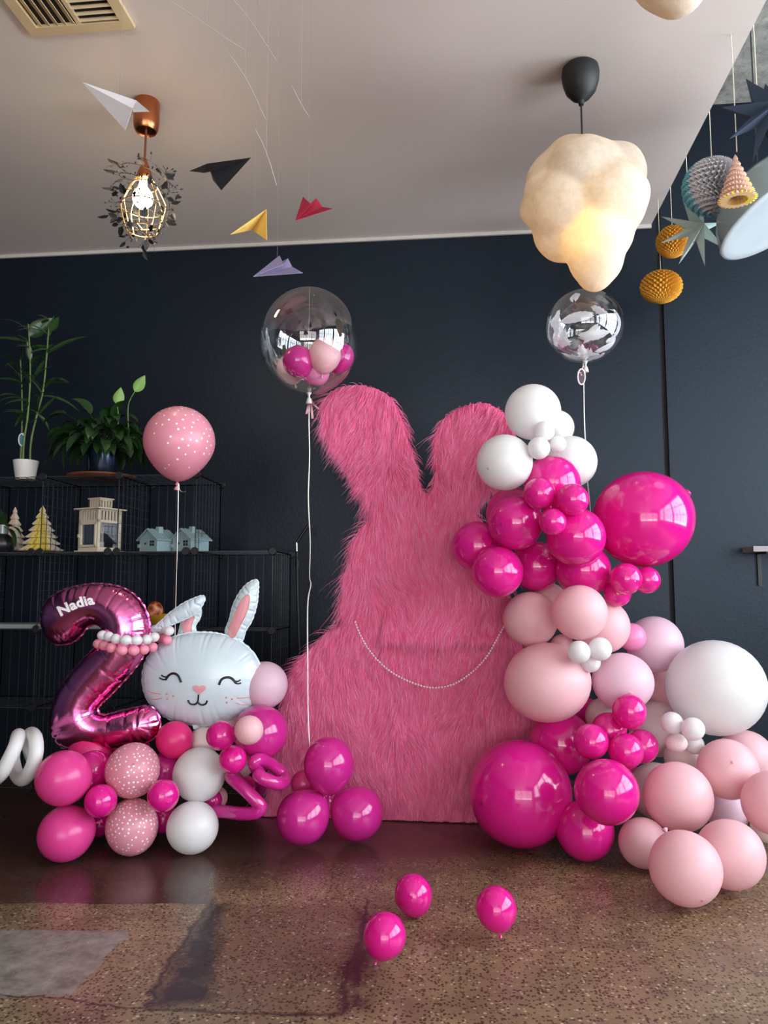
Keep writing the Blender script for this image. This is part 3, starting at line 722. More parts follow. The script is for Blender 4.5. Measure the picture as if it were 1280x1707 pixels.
# ------------------------------------------------------------------ foil balloons
def inflate(polyw, res, depth, creases=(0.05, 0.16, 0.03), seed=0, iters=900, tube=True):
    """grid + membrane height over an outline; returns dict with verts, faces and a height sampler. Front is towards -y."""
    poly = np.asarray(polyw, float); lo = poly.min(0)-2*res; hi = poly.max(0)+2*res
    nx, nz = int((hi[0]-lo[0])/res)+1, int((hi[1]-lo[1])/res)+1
    X, Z = np.meshgrid(lo[0]+np.arange(nx)*res, lo[1]+np.arange(nz)*res, indexing='ij')
    P = np.stack([X.ravel(), Z.ravel()], 1); ins = inside(P, poly).reshape(nx, nz)
    d, q, arc = edge(P, poly); d2 = d.reshape(nx, nz)
    u = np.zeros((nx, nz)); par = (np.add.outer(np.arange(nx), np.arange(nz)) % 2)
    om = 2/(1+math.sin(PI/max(min(nx, nz), 8)*1.3))
    for it in range(iters):
        for c in (0, 1):
            nb = np.zeros_like(u); nb[1:-1, 1:-1] = (u[2:, 1:-1]+u[:-2, 1:-1]+u[1:-1, 2:]+u[1:-1, :-2]+res*res)/4
            k = ins & (par == c); u[k] += om*(nb[k]-u[k]); 
    hgt = np.sqrt(np.maximum(2*u, 0))*depth
    # creases running in from the seam
    wl, reach, amp = creases; rg = np.random.default_rng(seed)
    A2 = arc.reshape(nx, nz); tot = np.linalg.norm(np.roll(poly, -1, 0)-poly, axis=1).sum(); nk = max(3, round(tot/wl))
    pos = (np.arange(nk)+rg.uniform(-0.35, 0.35, nk))*tot/nk; stg = rg.uniform(0.35, 1.0, nk)
    cz = np.zeros_like(hgt)
    for p, s in zip(pos, stg):
        da = np.abs((A2-p+tot/2) % tot-tot/2)
        cz += s*np.exp(-(da/(wl*0.13))**2)*np.exp(-d2/(reach*s))
    fine = 0.5+0.5*np.sin(A2/wl*2*PI*4.7+3*np.sin(A2*31))
    cz += 0.22*fine*np.exp(-d2/(reach*0.4))
    hgt = np.maximum(hgt-amp*cz*np.minimum(1, d2/0.006), 0.0)
    use = ins.copy(); grow = ins.copy()
    grow[1:] |= ins[:-1]; grow[:-1] |= ins[1:]; grow[:, 1:] |= ins[:, :-1]; grow[:, :-1] |= ins[:, 1:]
    g2 = grow.copy(); g2[1:] |= grow[:-1]; g2[:-1] |= grow[1:]
    bd = g2 & ~ins
    XY = P.copy(); kb = bd.ravel(); XY[kb] = q[kb]; hgt[~ins] = 0
    idx = -np.ones(nx*nz, int); sel = np.nonzero(g2.ravel())[0]; idx[sel] = np.arange(len(sel)); ID = idx.reshape(nx, nz)
    fc = []
    a, b, c, e = ID[:-1, :-1], ID[1:, :-1], ID[1:, 1:], ID[:-1, 1:]
    ok = (a >= 0) & (b >= 0) & (c >= 0) & (e >= 0) & (ins[:-1, :-1] | ins[1:, :-1] | ins[1:, 1:] | ins[:-1, 1:])
    fc = np.stack([a[ok], b[ok], c[ok], e[ok]], 1)
    V2 = XY[sel]; H = hgt.ravel()[sel]
    def samp(x, z):
        i = (x-lo[0])/res; j = (z-lo[1])/res; i0 = int(np.clip(math.floor(i), 0, nx-2)); j0 = int(np.clip(math.floor(j), 0, nz-2)); fi, fj = i-i0, j-j0
        return float((hgt[i0, j0]*(1-fi)+hgt[i0+1, j0]*fi)*(1-fj)+(hgt[i0, j0+1]*(1-fi)+hgt[i0+1, j0+1]*fi)*fj)
    return dict(V=V2, H=H, F=fc, samp=samp, poly=poly, seed=seed)
def foilmesh(m, R, y0, flange=0.005, scallop=0.034):
    V2, H, fc = R['V'], R['H'], R['F']; n = len(V2)
    fr = np.stack([V2[:, 0], y0-H, V2[:, 1]], 1); bk = np.stack([V2[:, 0], y0+H, V2[:, 1]], 1)
    m.add(fr, fc.tolist()); m.add(bk, fc[:, ::-1].tolist())
    if flange:
        p = R['poly']; s = np.concatenate([[0], np.cumsum(np.linalg.norm(np.diff(np.vstack([p, p[:1]]), axis=0), axis=1))]); tot = s[-1]; k = int(tot/0.004)
        ss = np.linspace(0, tot, k, endpoint=False); pc = np.vstack([p, p[:1]]); C = np.stack([np.interp(ss, s, pc[:, 0]), np.interp(ss, s, pc[:, 1])], 1)
        T = np.roll(C, -2, 0)-np.roll(C, 2, 0); T /= np.linalg.norm(T, axis=1)[:, None]+1e-9; Nn = np.stack([T[:, 1], -T[:, 0]], 1)
        t = inside(C+Nn*0.003, p); Nn = np.where(t[:, None], -Nn, Nn)
        w = flange*(0.65+0.35*np.abs(np.sin(PI*ss/scallop+1.5*np.sin(ss*23))))
        a = C-Nn*0.003; b = C+Nn*w[:, None]; th = 0.0006; wv = 0.0012*np.sin(2*PI*ss/scallop)
        for sg in (-1, 1):
            m.add(np.concatenate([np.stack([a[:, 0], np.full(k, y0+sg*th*3), a[:, 1]], 1), np.stack([b[:, 0], y0+sg*th+wv, b[:, 1]], 1)]), [(i, (i+1) % k, k+(i+1) % k, k+i) for i in range(k)])
def pxpoly(pts, Y, per=5, smooth=True):
    P = smoothcurve(pts, per, True) if smooth else np.asarray(pts, float)
    return np.array([PY(x, y, Y)[[0, 2]] for x, y in P])

FOIL = NT('pink_metallic_foil'); _o = FOIL.pos()
_p = FOIL.princ(Base_Color=FOIL.mix(FOIL.noise(_o, 5, 3), hexc('#ea6ab2'), hexc('#f590ca')), Metallic=1.0, Roughness=0.18)
FOIL.set(_p.inputs['Normal'], FOIL.n('Bump', {'Strength': 0.12, 'Distance': 0.01, 'Height': FOIL.noise(_o, 26, 4)}).outputs[0]); FOIL = FOIL.m
WFOIL = plain('pearl_white_foil', '#cfdee5', 0.36, 0.08, 0.6, 0.03, 30, 0.2)
PRINTK, PRINTP, PRINTO, PRINTW = plain('black_print', '#101214', 0.45), plain('pink_print', '#e59aa6', 0.4), plain('orange_print', '#d98a5e', 0.45), plain('white_vinyl', '#f6f4f4', 0.45)

Y2 = 2.92
TWO = [(84,1068),(75,1055),(69,1036),(71,1016),(80,1001),(94,990),(114,981),(136,976),(160,973),(185,975),(207,981),(226,993),(240,1010),(248,1031),(250,1053),(246,1076),(236,1098),(220,1120),(202,1140),(184,1159),(169,1173),(163,1182),(167,1190),(178,1191),(195,1187),(215,1182),(236,1178),(250,1178),(261,1186),(267,1203),(263,1222),(250,1234),(228,1241),(190,1247),(150,1250),(120,1249),(102,1244),(90,1231),(85,1210),(87,1185),(95,1160),(109,1135),(128,1111),(148,1090),(165,1075),(175,1062),(175,1051),(168,1043),(157,1041),(146,1046),(138,1056),(127,1067),(113,1073),(97,1074)]
R2_ = inflate(pxpoly(TWO, Y2, 4), 0.0034, 0.86, (0.055, 0.034, 0.012), 2, 700)
def number_two():
    c = PY(170, 1250, Y2); root = empty('number_balloon', (c[0], Y2, c[2]), 'metallic pink foil number two balloon with white lettering on its curve', 'balloon')
    m = MB(); foilmesh(m, R2_, Y2); m.build('body', FOIL, root, smooth='all')
    # the name in white vinyl letters
    cu = bpy.data.curves.new('t', 'FONT'); cu.body = 'Nadia'; cu.size = 1.0; cu.offset = 0.036; cu.space_character = 1.06
    to = bpy.data.objects.new('t', cu); COL.objects.link(to); dg = bpy.context.evaluated_depsgraph_get()
    me = bpy.data.meshes.new_from_object(to.evaluated_get(dg)); bpy.data.objects.remove(to)
    import bmesh
    bb = bmesh.new(); bb.from_mesh(me); bmesh.ops.triangulate(bb, faces=bb.faces[:])
    bmesh.ops.subdivide_edges(bb, edges=[e for e in bb.edges if e.calc_length() > 0.12], cuts=2, use_grid_fill=True)
    bmesh.ops.triangulate(bb, faces=bb.faces[:])
    bb.verts.index_update(); V = np.array([v.co[:] for v in bb.verts]); T = [tuple(v.index for v in f.verts) for f in bb.faces]; bb.free()
    w = V[:, 0].max()-V[:, 0].min(); V[:, 0] -= V[:, 0].min()
    A = []
    for x, y, _ in V:
        u = x/w; px = 101+57*u; py = 1027-20.5*u-3.5*math.sin(PI*u); a = math.radians(21-6*(u-0.5)*2)
        px += -math.sin(a)*y*23; py += -math.cos(a)*y*23
        q = PY(px, py, Y2); hh = R2_['samp'](q[0], q[2]); A.append((q[0], Y2-hh-0.003, q[2]))
    # push through parallax: put the lettering where the sight line meets the bulged foil
    A = np.array(A)
    for i, (x, y, _) in enumerate(V):
        u = x/w; px = 101+57*u; py = 1027-20.5*u-3.5*math.sin(PI*u); a = math.radians(21-6*(u-0.5)*2); px += -math.sin(a)*y*23; py += -math.cos(a)*y*23
        Yf = A[i][1]
        for _ in range(3):
            q = PY(px, py, Yf); Yf = Y2-R2_['samp'](q[0], q[2])-0.003
        A[i] = (q[0], Yf, q[2])
    m = MB(); m.add(A, T); B = A.copy(); B[:, 1] += 0.0015; m.add(B, [t[::-1] for t in T]); m.build('lettering', PRINTW, root)
number_two()

# twisted bubble rings round its neck
def bubble_ring(px, col, label, d=17.5, dy=0):
    Yc = 2.92; front = [pt(x, y, 2.78) for x, y in px]
    a, b = front[0], front[-1]; mid = (a+b)/2; half = np.linalg.norm(b-a)/2; r = d/2/F*2.8
    pts = []
    n = len(px)
    for k, (x, y) in enumerate(px):
        u = (k/(n-1)-0.5)*2; pts.append(pt(x, y, 2.81+0.13*(u*u)))
    nb = 6
    for k in range(1, nb+1):
        u = 1-2*k/(nb+1); q = mid+(b-a)/2*u*1.0; ax = np.array([0, 1.0, 0]); q = q+ax*(0.15+0.13*(1-u*u)); q[2] += 0.01; pts.append(q)
    c = np.mean(pts, 0); root = empty('twisted_balloon_ring', (c[0], c[1], min(p[2] for p in pts)-r), label, 'balloon', 'twisted balloon rings on the number two')
    P = np.array(pts)
    for i, p in enumerate(P):
        t = P[(i+1) % len(P)]-P[i-1]; t /= np.linalg.norm(t); m = MB(); prof = [(math.sin(v)*r*0.98, math.cos(v)*r*1.12) for v in np.linspace(0, PI, 13)]
        prof[0] = (0, prof[0][1]); prof[-1] = (0, prof[-1][1]); m.lathe(prof, p, 20, ax=t); m.build('bubble', col, root, smooth='all')
bubble_ring([(171,1059),(181,1061),(193,1065),(210,1067),(228,1067),(245,1066),(257,1062)], L['white'], 'ring of small white twisted balloon bubbles around the number two\'s neck')
bubble_ring([(164,1073),(173,1076),(185,1080),(203,1084),(223,1084.5),(240,1083),(254,1079)], L['candy'], 'ring of small pink twisted balloon bubbles around the number two\'s neck')

# bunny face
YF = 2.98
HEAD = [(335+99*math.copysign(abs(math.cos(a))**0.93, math.cos(a))+2, 1131.5+77*math.copysign(abs(math.sin(a))**0.93, math.sin(a))) for a in np.linspace(0, 2*PI, 60, endpoint=False)]
RH = inflate(pxpoly(HEAD, YF, 1, False), 0.0042, 0.62, (0.040, 0.036, 0.009), 5, 800)
EARR = [(376,1056),(383,1033),(387,1016),(393,1000),(402,985),(411,975),(420,969),(427,967),(430,971),(430,983),(429,997),(427,1010),(423,1024),(418,1037),(409,1051),(403,1069),(392,1068)]
EARI = [(411,992),(415.5,994),(415,1008),(409,1026),(401,1041),(391,1061),(383,1061),(382,1050),(388,1034),(395,1016),(403,1001)]
EARU = [(254,1051.5),(262,1042),(272,1033),(281,1024),(293,1015),(308,1005),(326,997),(338,993.5),(341,999),(336,1010),(329,1021),(312,1030),(288,1040),(270,1049)]
EARS = [(298,1061),(301,1045),(304,1031),(315,1024),(329,1018),(335,1016),(333,1030),(325,1043),(326,1056),(314,1062)]
EARSI = [(307,1056),(305,1034),(321,1027),(324,1030),(319,1042),(319,1053),(313,1058)]
def onface(px, py, R, Y, lift=0.003):
    Yf = Y
    for _ in range(5):
        q = PY(px, py, Yf); Yf = Y-R['samp'](q[0], q[2])-lift
    return PY(px, py, Yf)
def bunny_face():
    c = PY(335, 1210, YF); root = empty('bunny_face_balloon', (c[0], YF, c[2]), 'white foil balloon of a smiling bunny face, one ear folded over', 'balloon')
    m = MB(); foilmesh(m, RH, YF, 0.006, 0.026); t = PY(328, 1209, YF)
    m.prism([(t[0]-0.02, t[2]+0.012), (t[0]+0.02, t[2]+0.012), (t[0]+0.014, t[2]-0.016), (t[0]-0.012, t[2]-0.014)], lambda u, v, d: (u, d, v), YF-0.004, YF+0.004)
    m.build('head', WFOIL, root, smooth='all')
    def stroke(pts, w, name, mat, per=5, R=RH, Y=YF):
        P = smoothcurve(pts, per); Q = np.array([onface(x, y, R, Y, 0.0012) for x, y in P]); one(lambda m: m.tube(Q, w/F*2.9/2, 8), name, mat, root, 'all')
    def strokes(lists, w, name, mat):
        def f(m):
            for l, ww in lists: m.tube(np.array([onface(x, y, RH, YF, 0.0012) for x, y in smoothcurve(l, 5)]), ww/F*2.9/2, 8)
        one(f, name, mat, root, 'all')
    strokes([([(276.5, 1133), (281, 1126), (289, 1122.5), (297, 1126.5), (302, 1137.5)], 4.2), ([(266, 1130), (271, 1132.5), (277, 1133)], 2.4), ([(269, 1125.5), (273, 1128), (279, 1128.5)], 2.4)], 3, 'eye', PRINTK)
    strokes([([(365, 1141.5), (369.5, 1132.5), (379, 1129), (387, 1131.5), (393, 1138.5)], 4.2), ([(392, 1138.5), (397, 1140), (402, 1138.5)], 2.4), ([(390, 1135), (396, 1136), (401, 1133)], 2.4)], 3, 'eye', PRINTK)
    strokes([([(331, 1158), (330.5, 1164), (329.5, 1170.5)], 3), ([(313.5, 1167), (316, 1172), (321, 1174.5), (326.5, 1173.5), (329.5, 1170.5), (333, 1174), (338.5, 1175), (343, 1173), (345.5, 1168)], 3.2)], 3, 'mouth', PRINTK)
    for l in ([(247, 1152), (257, 1155.5), (268, 1157)], [(251, 1165), (260, 1166), (270, 1163.5)], [(395, 1164), (406, 1163.5), (416, 1162.5)], [(393, 1171.5), (402, 1174.5), (412, 1175)]):
        strokes([(l, 1.3)], 1, 'whisker', PRINTO)
    def dots(m):
        for x, y in ((278.5, 1156.5), (289, 1160.5), (279, 1165), (377, 1163), (386.5, 1165.5), (378, 1171)):
            q = onface(x, y, RH, YF, 0.0005); m.sphere(q, (0.0042, 0.0012, 0.0042), 10)
    one(dots, 'freckles', PRINTO, root, 'all')
    ht = []
    for a in np.linspace(0, 2*PI, 40, endpoint=False):
        hx = 16*math.sin(a)**3; hy = 13*math.cos(a)-5*math.cos(2*a)-2*math.cos(3*a)-math.cos(4*a); ht.append((332.5+hx*0.66, 1149-hy*0.55))
    def heart(m):
        for lf in (0.004,):
            Q = [onface(x, y, RH, YF, lf) for x, y in ht]; c = onface(332.5, 1149, RH, YF, lf+0.001); k = len(Q)
            Qb = [q+np.array([0, 0.006, 0]) for q in Q]
            m.add(Q+[c]+Qb, [(i, (i+1) % k, k) for i in range(k)]+[(i, k+1+i, k+1+(i+1) % k, (i+1) % k) for i in range(k)])
    one(heart, 'nose', PRINTP, root)
    def ear(name, poly, inner, Y, dep, seed):
        R = inflate(pxpoly(poly, Y, 3), 0.0026, dep, (0.030, 0.022, 0.010), seed, 300)
        m = MB(); foilmesh(m, R, Y, 0.005, 0.020); eo = m.build(name, WFOIL, root, smooth='all')
        if inner:
            P = smoothcurve(inner, 3, True); k = len(P)
            def f(m):
                cx, cy = P.mean(0); rings = []
                for s in (1.0, 0.75, 0.5, 0.25): rings += [onface(cx+(x-cx)*s, cy+(y-cy)*s, R, Y, 0.0022) for x, y in P]
                rings.append(onface(cx, cy, R, Y, 0.0022))
                m.add(rings, [(r*k+i, r*k+(i+1) % k, (r+1)*k+(i+1) % k, (r+1)*k+i) for r in range(3) for i in range(k)]+[(3*k+i, 3*k+(i+1) % k, 4*k) for i in range(k)])
            one(f, 'ear_lining', PRINTP, eo, 'all')
            Q = np.array([onface(x, y, R, Y, 0.0016) for x, y in P]); one(lambda m: m.tube(Q, 0.0016, 6, closed=True), 'ear_outline', PRINTO, eo, 'all')
    ear('ear', EARR, EARI, YF+0.01, 0.55, 3); ear('ear', EARS, EARSI, YF+0.015, 0.5, 4); ear('ear', EARU, None, YF-0.02, 0.6, 6)
bunny_face()

# ------------------------------------------------------------------ modelling-balloon tubes
def tubeballoon(name, label, mat, pts, r):
    P = smoothcurve([pt(x, y, t) for x, y, t in pts], 8); k = len(P)
    R = np.full(k, r); e = np.linspace(0, 1, 5); R[:5] = r*np.sqrt(1-(1-e)**2)*0.98+0.0006; R[-5:] = (r*np.sqrt(1-(1-e)**2)*0.98+0.0006)[::-1]
    tag(one(lambda m: m.tube(P, R, 16), name, mat, smooth='all'), label, 'balloon')
tubeballoon('tube_balloon', 'white spiral tube balloon at the photo\'s left edge beside the number two\'s base', L['white'],
  [(-75,1310,2.80),(-85,1262,2.80),(-62,1228,2.84),(-38,1225,2.88),(-28,1258,2.92),(-38,1296,2.88),(-25,1308,2.78),(0,1292,2.68),(14,1268,2.67),(26,1243,2.69),(31,1226,2.76),(28,1232,2.90),(22,1262,2.94),(27,1289,2.85),(38,1299,2.76),(51,1284,2.70),(60,1256,2.69),(59,1231,2.73),(51,1223,2.84),(46,1238,2.97),(60,1275,3.02),(95,1300,3.0)], 0.0245)
tubeballoon('tube_balloon', 'magenta curled tube balloon sticking out between the white balloons and the trio', L['mag'],
  [(352,1352,2.86),(375,1353,2.82),(400,1356,2.78),(425,1355,2.76),(434,1345,2.76),(424,1332,2.76),(408,1316,2.77),(392,1302,2.80),(385,1294,2.84),(395,1296,2.92),(412,1303,2.98),(430,1318,2.98),(436,1308,2.92),(432,1290,2.84),(424,1272,2.78),(434,1266,2.80),(452,1274,2.86),(470,1290,2.88),(474,1302,2.84),(462,1306,2.76),(440,1298,2.74),(425,1288,2.76)], 0.0235)

# ------------------------------------------------------------------ clear bubbles, string balloon
def clear_mat():
    m = NT('clear_bubble_film')
    tr = m.n('BsdfTransparent', {'Color': (0.97, 0.975, 0.98, 1)}); gl = m.n('BsdfGlossy', {'Color': (1, 1, 1, 1), 'Roughness': 0.0})
    ns = m.noise(m.obj(), 5, 2); gl.inputs['Roughness'].default_value = 0.012
    m.set(gl.inputs['Normal'], m.n('Bump', {'Strength': 0.03, 'Distance': 0.02, 'Height': ns}).outputs[0])
    lw = m.n('LayerWeight', {'Blend': 0.28})
    f = m.math('MULTIPLY_ADD', lw.outputs['Facing'], 0.42, 0.09)
    m.surf(m.n('MixShader', {0: f, 1: tr.outputs[0], 2: gl.outputs[0]})); return m.m
CLEAR = clear_mat(); RIBBON = plain('white_curling_ribbon', '#e9e2dc', 0.35); STR = plain('pale_string', '#cfcac4', 0.7)
def ribbon(m, pts, w, t=0.0006):
    P = smoothcurve(pts, 8); k = len(P); tw = 0.7*np.sin(np.linspace(0, 9, k))
    side = np.cos(tw)[:, None]*rgt+np.sin(tw)[:, None]*fwd; off = side*w/2; nn = np.cross(side, [0, 0, 1.0])*t
    m.add(np.concatenate([P-off-nn, P+off-nn, P+off+nn, P-off+nn]), [(a*k+i, b*k+i, b*k+i+1, a*k+i+1) for i in range(k-1) for a, b in ((0, 1), (1, 2), (2, 3), (3, 0))])
def bubble(cx, cy, d, h, t, label, tailpts, e=0.05):
    C = pt(cx, cy, t); r = d/2/F*t; rz = h/2/F*t
    root = empty('bubble_balloon', (C[0], C[1], C[2]-rz), label, 'balloon')
    m = MB(); prof = [(r*math.sin(a)*(1-0.05*max(0, -math.cos(a))**3), rz*math.cos(a)) for a in np.linspace(PI, 0, 49)]; prof[0] = (0, prof[0][1]); prof[-1] = (0, prof[-1][1])
    m.lathe(prof, C, 64); m.build('shell', CLEAR, root, smooth='all')
    b = C+np.array([0, 0, -rz])
    m = MB(); m.lathe([(0.012, 0.004), (0.005, -0.006), (0.004, -0.014), (0.009, -0.024), (0.013, -0.040), (0.010, -0.042)], b, 12); m.build('neck', plain('gathered_clear_film', '#c9c3c0', 0.3), root, smooth='all')
    one(lambda m: ribbon(m, tailpts, 0.0042), 'ribbon', RIBBON, root)
    return root, C, r
root1, C1, r1 = bubble(516, 569, 165, 178, 3.10, 'big clear bubble balloon holding small pink balloons, over the magenta trio',
  [pt(516, 660, 3.10), pt(515, 700, 3.10), pt(516, 760, 3.08), pt(514, 830, 3.07), pt(517, 900, 3.06), pt(516, 960, 3.04), pt(518, 975, 3.03), pt(513, 1010, 3.02), pt(513, 1120, 2.98), pt(514, 1200, 2.95), pt(520, 1310, 2.93)])
m = MB()
for q in range(3):
    a = pt(517, 664, 3.09); dx = (-6, 4, 14)[q]; ribbon(m, [a, a+rgt*0.0024*dx*0.3-np.array([0, 0, 0.02]), pt(517+dx, 664+(26, 34, 18)[q], 3.08)], 0.010)
m.build('tassel', plain('dusky_pink_ribbon', '#b07a82', 0.4), root1)
one(lambda m: m.tube([pt(516, 480, 3.10), pt(515, 540, 3.02), pt(514, 600, 3.0)], 0.0004, 4), 'seam', RIBBON, root1)
gi = 'small balloons inside the clear bubble'
for cx, cy, d, t, mat, h, kn, lab in [
  (493, 610, 53, 3.00, 'mag', 1.0, (505, 640), 'magenta balloon at the left inside the clear bubble'),
  (549, 599, 54, 2.99, 'pale', 1.1, (545, 630), 'light pink balloon topmost inside the clear bubble'),
  (576, 601, 42, 3.13, 'mag', 1.2, (565, 625), 'magenta balloon at the right inside the clear bubble, partly hidden'),
  (531, 640, 45, 3.05, 'bubble', 0.8, (531, 625), 'pink balloon lowest inside the clear bubble, nipple showing'),
  (481, 620, 46, 3.14, 'cream', 1.05, (487, 640), 'blush cream balloon behind the left magenta one in the clear bubble')]:
    C = pt(cx, cy, t); k = np.array([kn[0]-cx, kn[1]-cy], float); k /= np.linalg.norm(k); up = -(rgt*k[0]-upv*k[1]); sg = up if lab.find('lowest') < 0 else (-fwd-0.15*upv)
    r = d/2/F*t; v = C-C1; L_ = np.linalg.norm(v); lim = r1*0.99-r*1.06
    if L_ > lim: C = C1+v*lim/L_
    place_balloon(C, r, sg, mat, lab, gi, 0.10, sq=(1, h if h > 1 else 1))
root2, C2, r2 = bubble(974, 544, 127, 122, 3.10, 'clear bubble balloon full of white feathers, floating under the cloud lamp',
  [pt(972, 605, 3.10), pt(973, 640, 3.10), pt(974, 700, 3.12), pt(976, 740, 3.14), pt(979, 800, 3.16), pt(984, 850, 3.2), pt(988, 950, 3.22), pt(990, 1060, 3.22)])
def tagpl():
    q = [pt(969+6*math.cos(a), 628+13*math.sin(a), 3.07) for a in np.linspace(0, 2*PI, 24, endpoint=False)]; o = MB(); o.tube(q, 0.0028, 6, closed=True); o.tube([pt(970, 615, 3.08), pt(973, 606, 3.09)], 0.0012, 5); o.tube([pt(962, 620, 3.07), pt(969, 622, 3.07)], 0.001, 5)
    t = o.build('tag_rim', plain('white_tag_card', '#e6dfdc', 0.5), root2, smooth='all')
    c = pt(969, 628, 3.07); o = MB(); k = len(q); B = [x+fwd*0.002 for x in q]; o.add(q+[c]+B, [(i, (i+1) % k, k) for i in range(k)]+[(i, k+1+i, k+1+(i+1) % k, (i+1) % k) for i in range(k)]+[tuple(range(2*k, k, -1))]); o.build('tag', plain('plum_tag', '#4b2d40', 0.5), root2)
    o = MB(); o.sphere(pt(968.5, 625, 3.066), 0.004, 8); o.build('tag_mark', plain('rose_print', '#c98a9c', 0.5), root2)
tagpl()
# feathers inside
FEATHER = NT('white_down'); _tr = FEATHER.n('BsdfTranslucent', {'Color': (0.9, 0.9, 0.92, 1)}); _df = FEATHER.n('BsdfDiffuse', {'Color': (0.88, 0.88, 0.9, 1)})
FEATHER.surf(FEATHER.n('MixShader', {0: 0.5, 1: _df.outputs[0], 2: _tr.outputs[0]})); FEATHER = FEATHER.m
rgf = np.random.default_rng(21)
for i in range(22):
    a = rgf.normal(size=3); a[2] = a[2]*0.8-0.55; a /= np.linalg.norm(a); b = np.cross(a, rgf.normal(size=3)); b /= np.linalg.norm(b); Ls = rgf.uniform(0.45, 0.8); c = np.cross(a, b)
    m = MB(); K = 13; L0 = []; rad = r2*0.955*0.955
    for j in range(K):
        th = (j/(K-1)-0.5)*Ls*1.4; ctr = (a*math.cos(th)+b*math.sin(th)); w = 0.16*math.sin(PI*min(1, (j+0.35)/(K-0.3)))**0.6
        for s in (-1, -0.5, 0, 0.5, 1):
            ww = s*w*(1+0.18*math.sin(j*3.1+i)); d = ctr+c*ww+b*(-0.10*abs(s)); d /= np.linalg.norm(d); L0.append(C2+d*rad*(1-0.05*abs(s)**1.5-0.03*(i % 3)))
    m.add(L0, [(j*5+s, j*5+s+1, (j+1)*5+s+1, (j+1)*5+s) for j in range(K-1) for s in range(4)])
    q = np.array(L0).reshape(K, 5, 3)[:, 2]; m.tube(q, 0.0007, 5)
    o = m.build('feather', FEATHER, smooth='all'); tag(o, 'soft white feather inside the clear bubble balloon under the cloud lamp', 'feather', 'white feathers in the clear bubble')
# dotted balloon on a string
C = pt(299, 736, 3.02); dm, dk = balloon_mesh(0.16, 'spot', DC, 'c')
o = place_balloon(C, 58.5/F*3.02, upv+0.12*rgt-0.25*fwd, 'spot', 'white-dotted dusty pink balloon floating on a string above the bunny face', None, 0.16, dots=DC, key='c')
oc = one(lambda m: ribbon(m, [pt(297, 806, 3.0), pt(297, 830, 3.0), pt(296, 900, 3.0), pt(294, 960, 3.02), pt(292, 1050, 3.04), pt(291, 1130, 3.06), pt(291, 1215, 3.04)], 0.0032), 'ribbon', RIBBON)
mw = oc.matrix_world.copy(); SC.view_layers[0].update(); oc.parent = o; oc.matrix_parent_inverse = o.matrix_world.inverted()
oc2 = one(lambda m: ribbon(m, [pt(298, 806, 3.0), pt(299, 816, 2.99), pt(304, 820, 2.99), pt(310, 819, 2.99)], 0.003), 'ribbon', RIBBON); oc2.parent = o; oc2.matrix_parent_inverse = o.matrix_world.inverted()

# ------------------------------------------------------------------ cloud lamps
def cloud_mat():
    m = NT('felted_paper_shade'); o = m.obj()
    ns = m.math('ADD', m.math('MULTIPLY', m.noise(o, 9, 5, 0.6), 0.6), m.math('MULTIPLY', m.noise(o, 45, 4, 0.7), 0.4))
    c = m.ramp(ns, [(0.35, hexc('#c8beb0')), (0.55, hexc('#dad0c2')), (0.7, hexc('#e6ddd0'))])
    b = m.n('Bump', {'Strength': 0.35, 'Distance': 0.01, 'Height': ns})
    d = m.n('BsdfDiffuse', {'Color': c, 'Normal': b.outputs[0]}); t = m.n('BsdfTranslucent', {'Color': c, 'Normal': b.outputs[0]})
    m.surf(m.n('MixShader', {0: 0.32, 1: d.outputs[0], 2: t.outputs[0]})); return m.m
CLOUD = cloud_mat()
BLK = plain('matt_black_plastic', '#16191b', 0.55, coat=0.0)
def cloud_verts():
    import bmesh
    bm = bmesh.new(); bmesh.ops.create_icosphere(bm, subdivisions=6, radius=1.0)
    V = np.array([v.co[:] for v in bm.verts]); Fc = [tuple(v.index for v in f.verts) for f in bm.faces]; bm.free()
    c0 = np.array([975., 345.]); s = 2.75/F
    lobes = [(975,302,76,0),(925,290,50,.25),(1030,285,54,.2),(1045,330,38,-.3),(893,345,30,-.1),(935,350,62,-.4),(1005,345,70,-.5),(965,300,60,-.7),(988,398,64,-.2),(938,385,50,.3),(991,440,46,0),(988,464,29,0),(1052,312,30,.3),(1000,280,55,.8),(960,360,64,.7),(950,265,42,-.2),(905,320,36,-.4)]
    best = np.full((len(V), len(lobes)), -9.0)
    for i, (x, y, r, dz) in enumerate(lobes):
        c = np.array([(x-c0[0])*s, dz*40*s, -(y-c0[1])*s]); R = r*s; b = V@c; disc = b*b-(c@c-R*R); ok = disc > 0
        best[ok, i] = b[ok]+np.sqrt(disc[ok])
    k = 110.0; mx = best.max(1); rr = mx+np.log(np.exp(k*(best-mx[:, None])).sum(1))/k-0.006
    rr = np.maximum(rr, 0.02); P = V*rr[:, None]
    for a, f in ((0.006, 17), (0.003, 41)):
        P += V*(a*np.sin(P[:, 0]*f+1)*np.sin(P[:, 1]*f*1.2+2)*np.sin(P[:, 2]*f*0.9))[:, None]
    return P, Fc
CV, CF = cloud_verts()
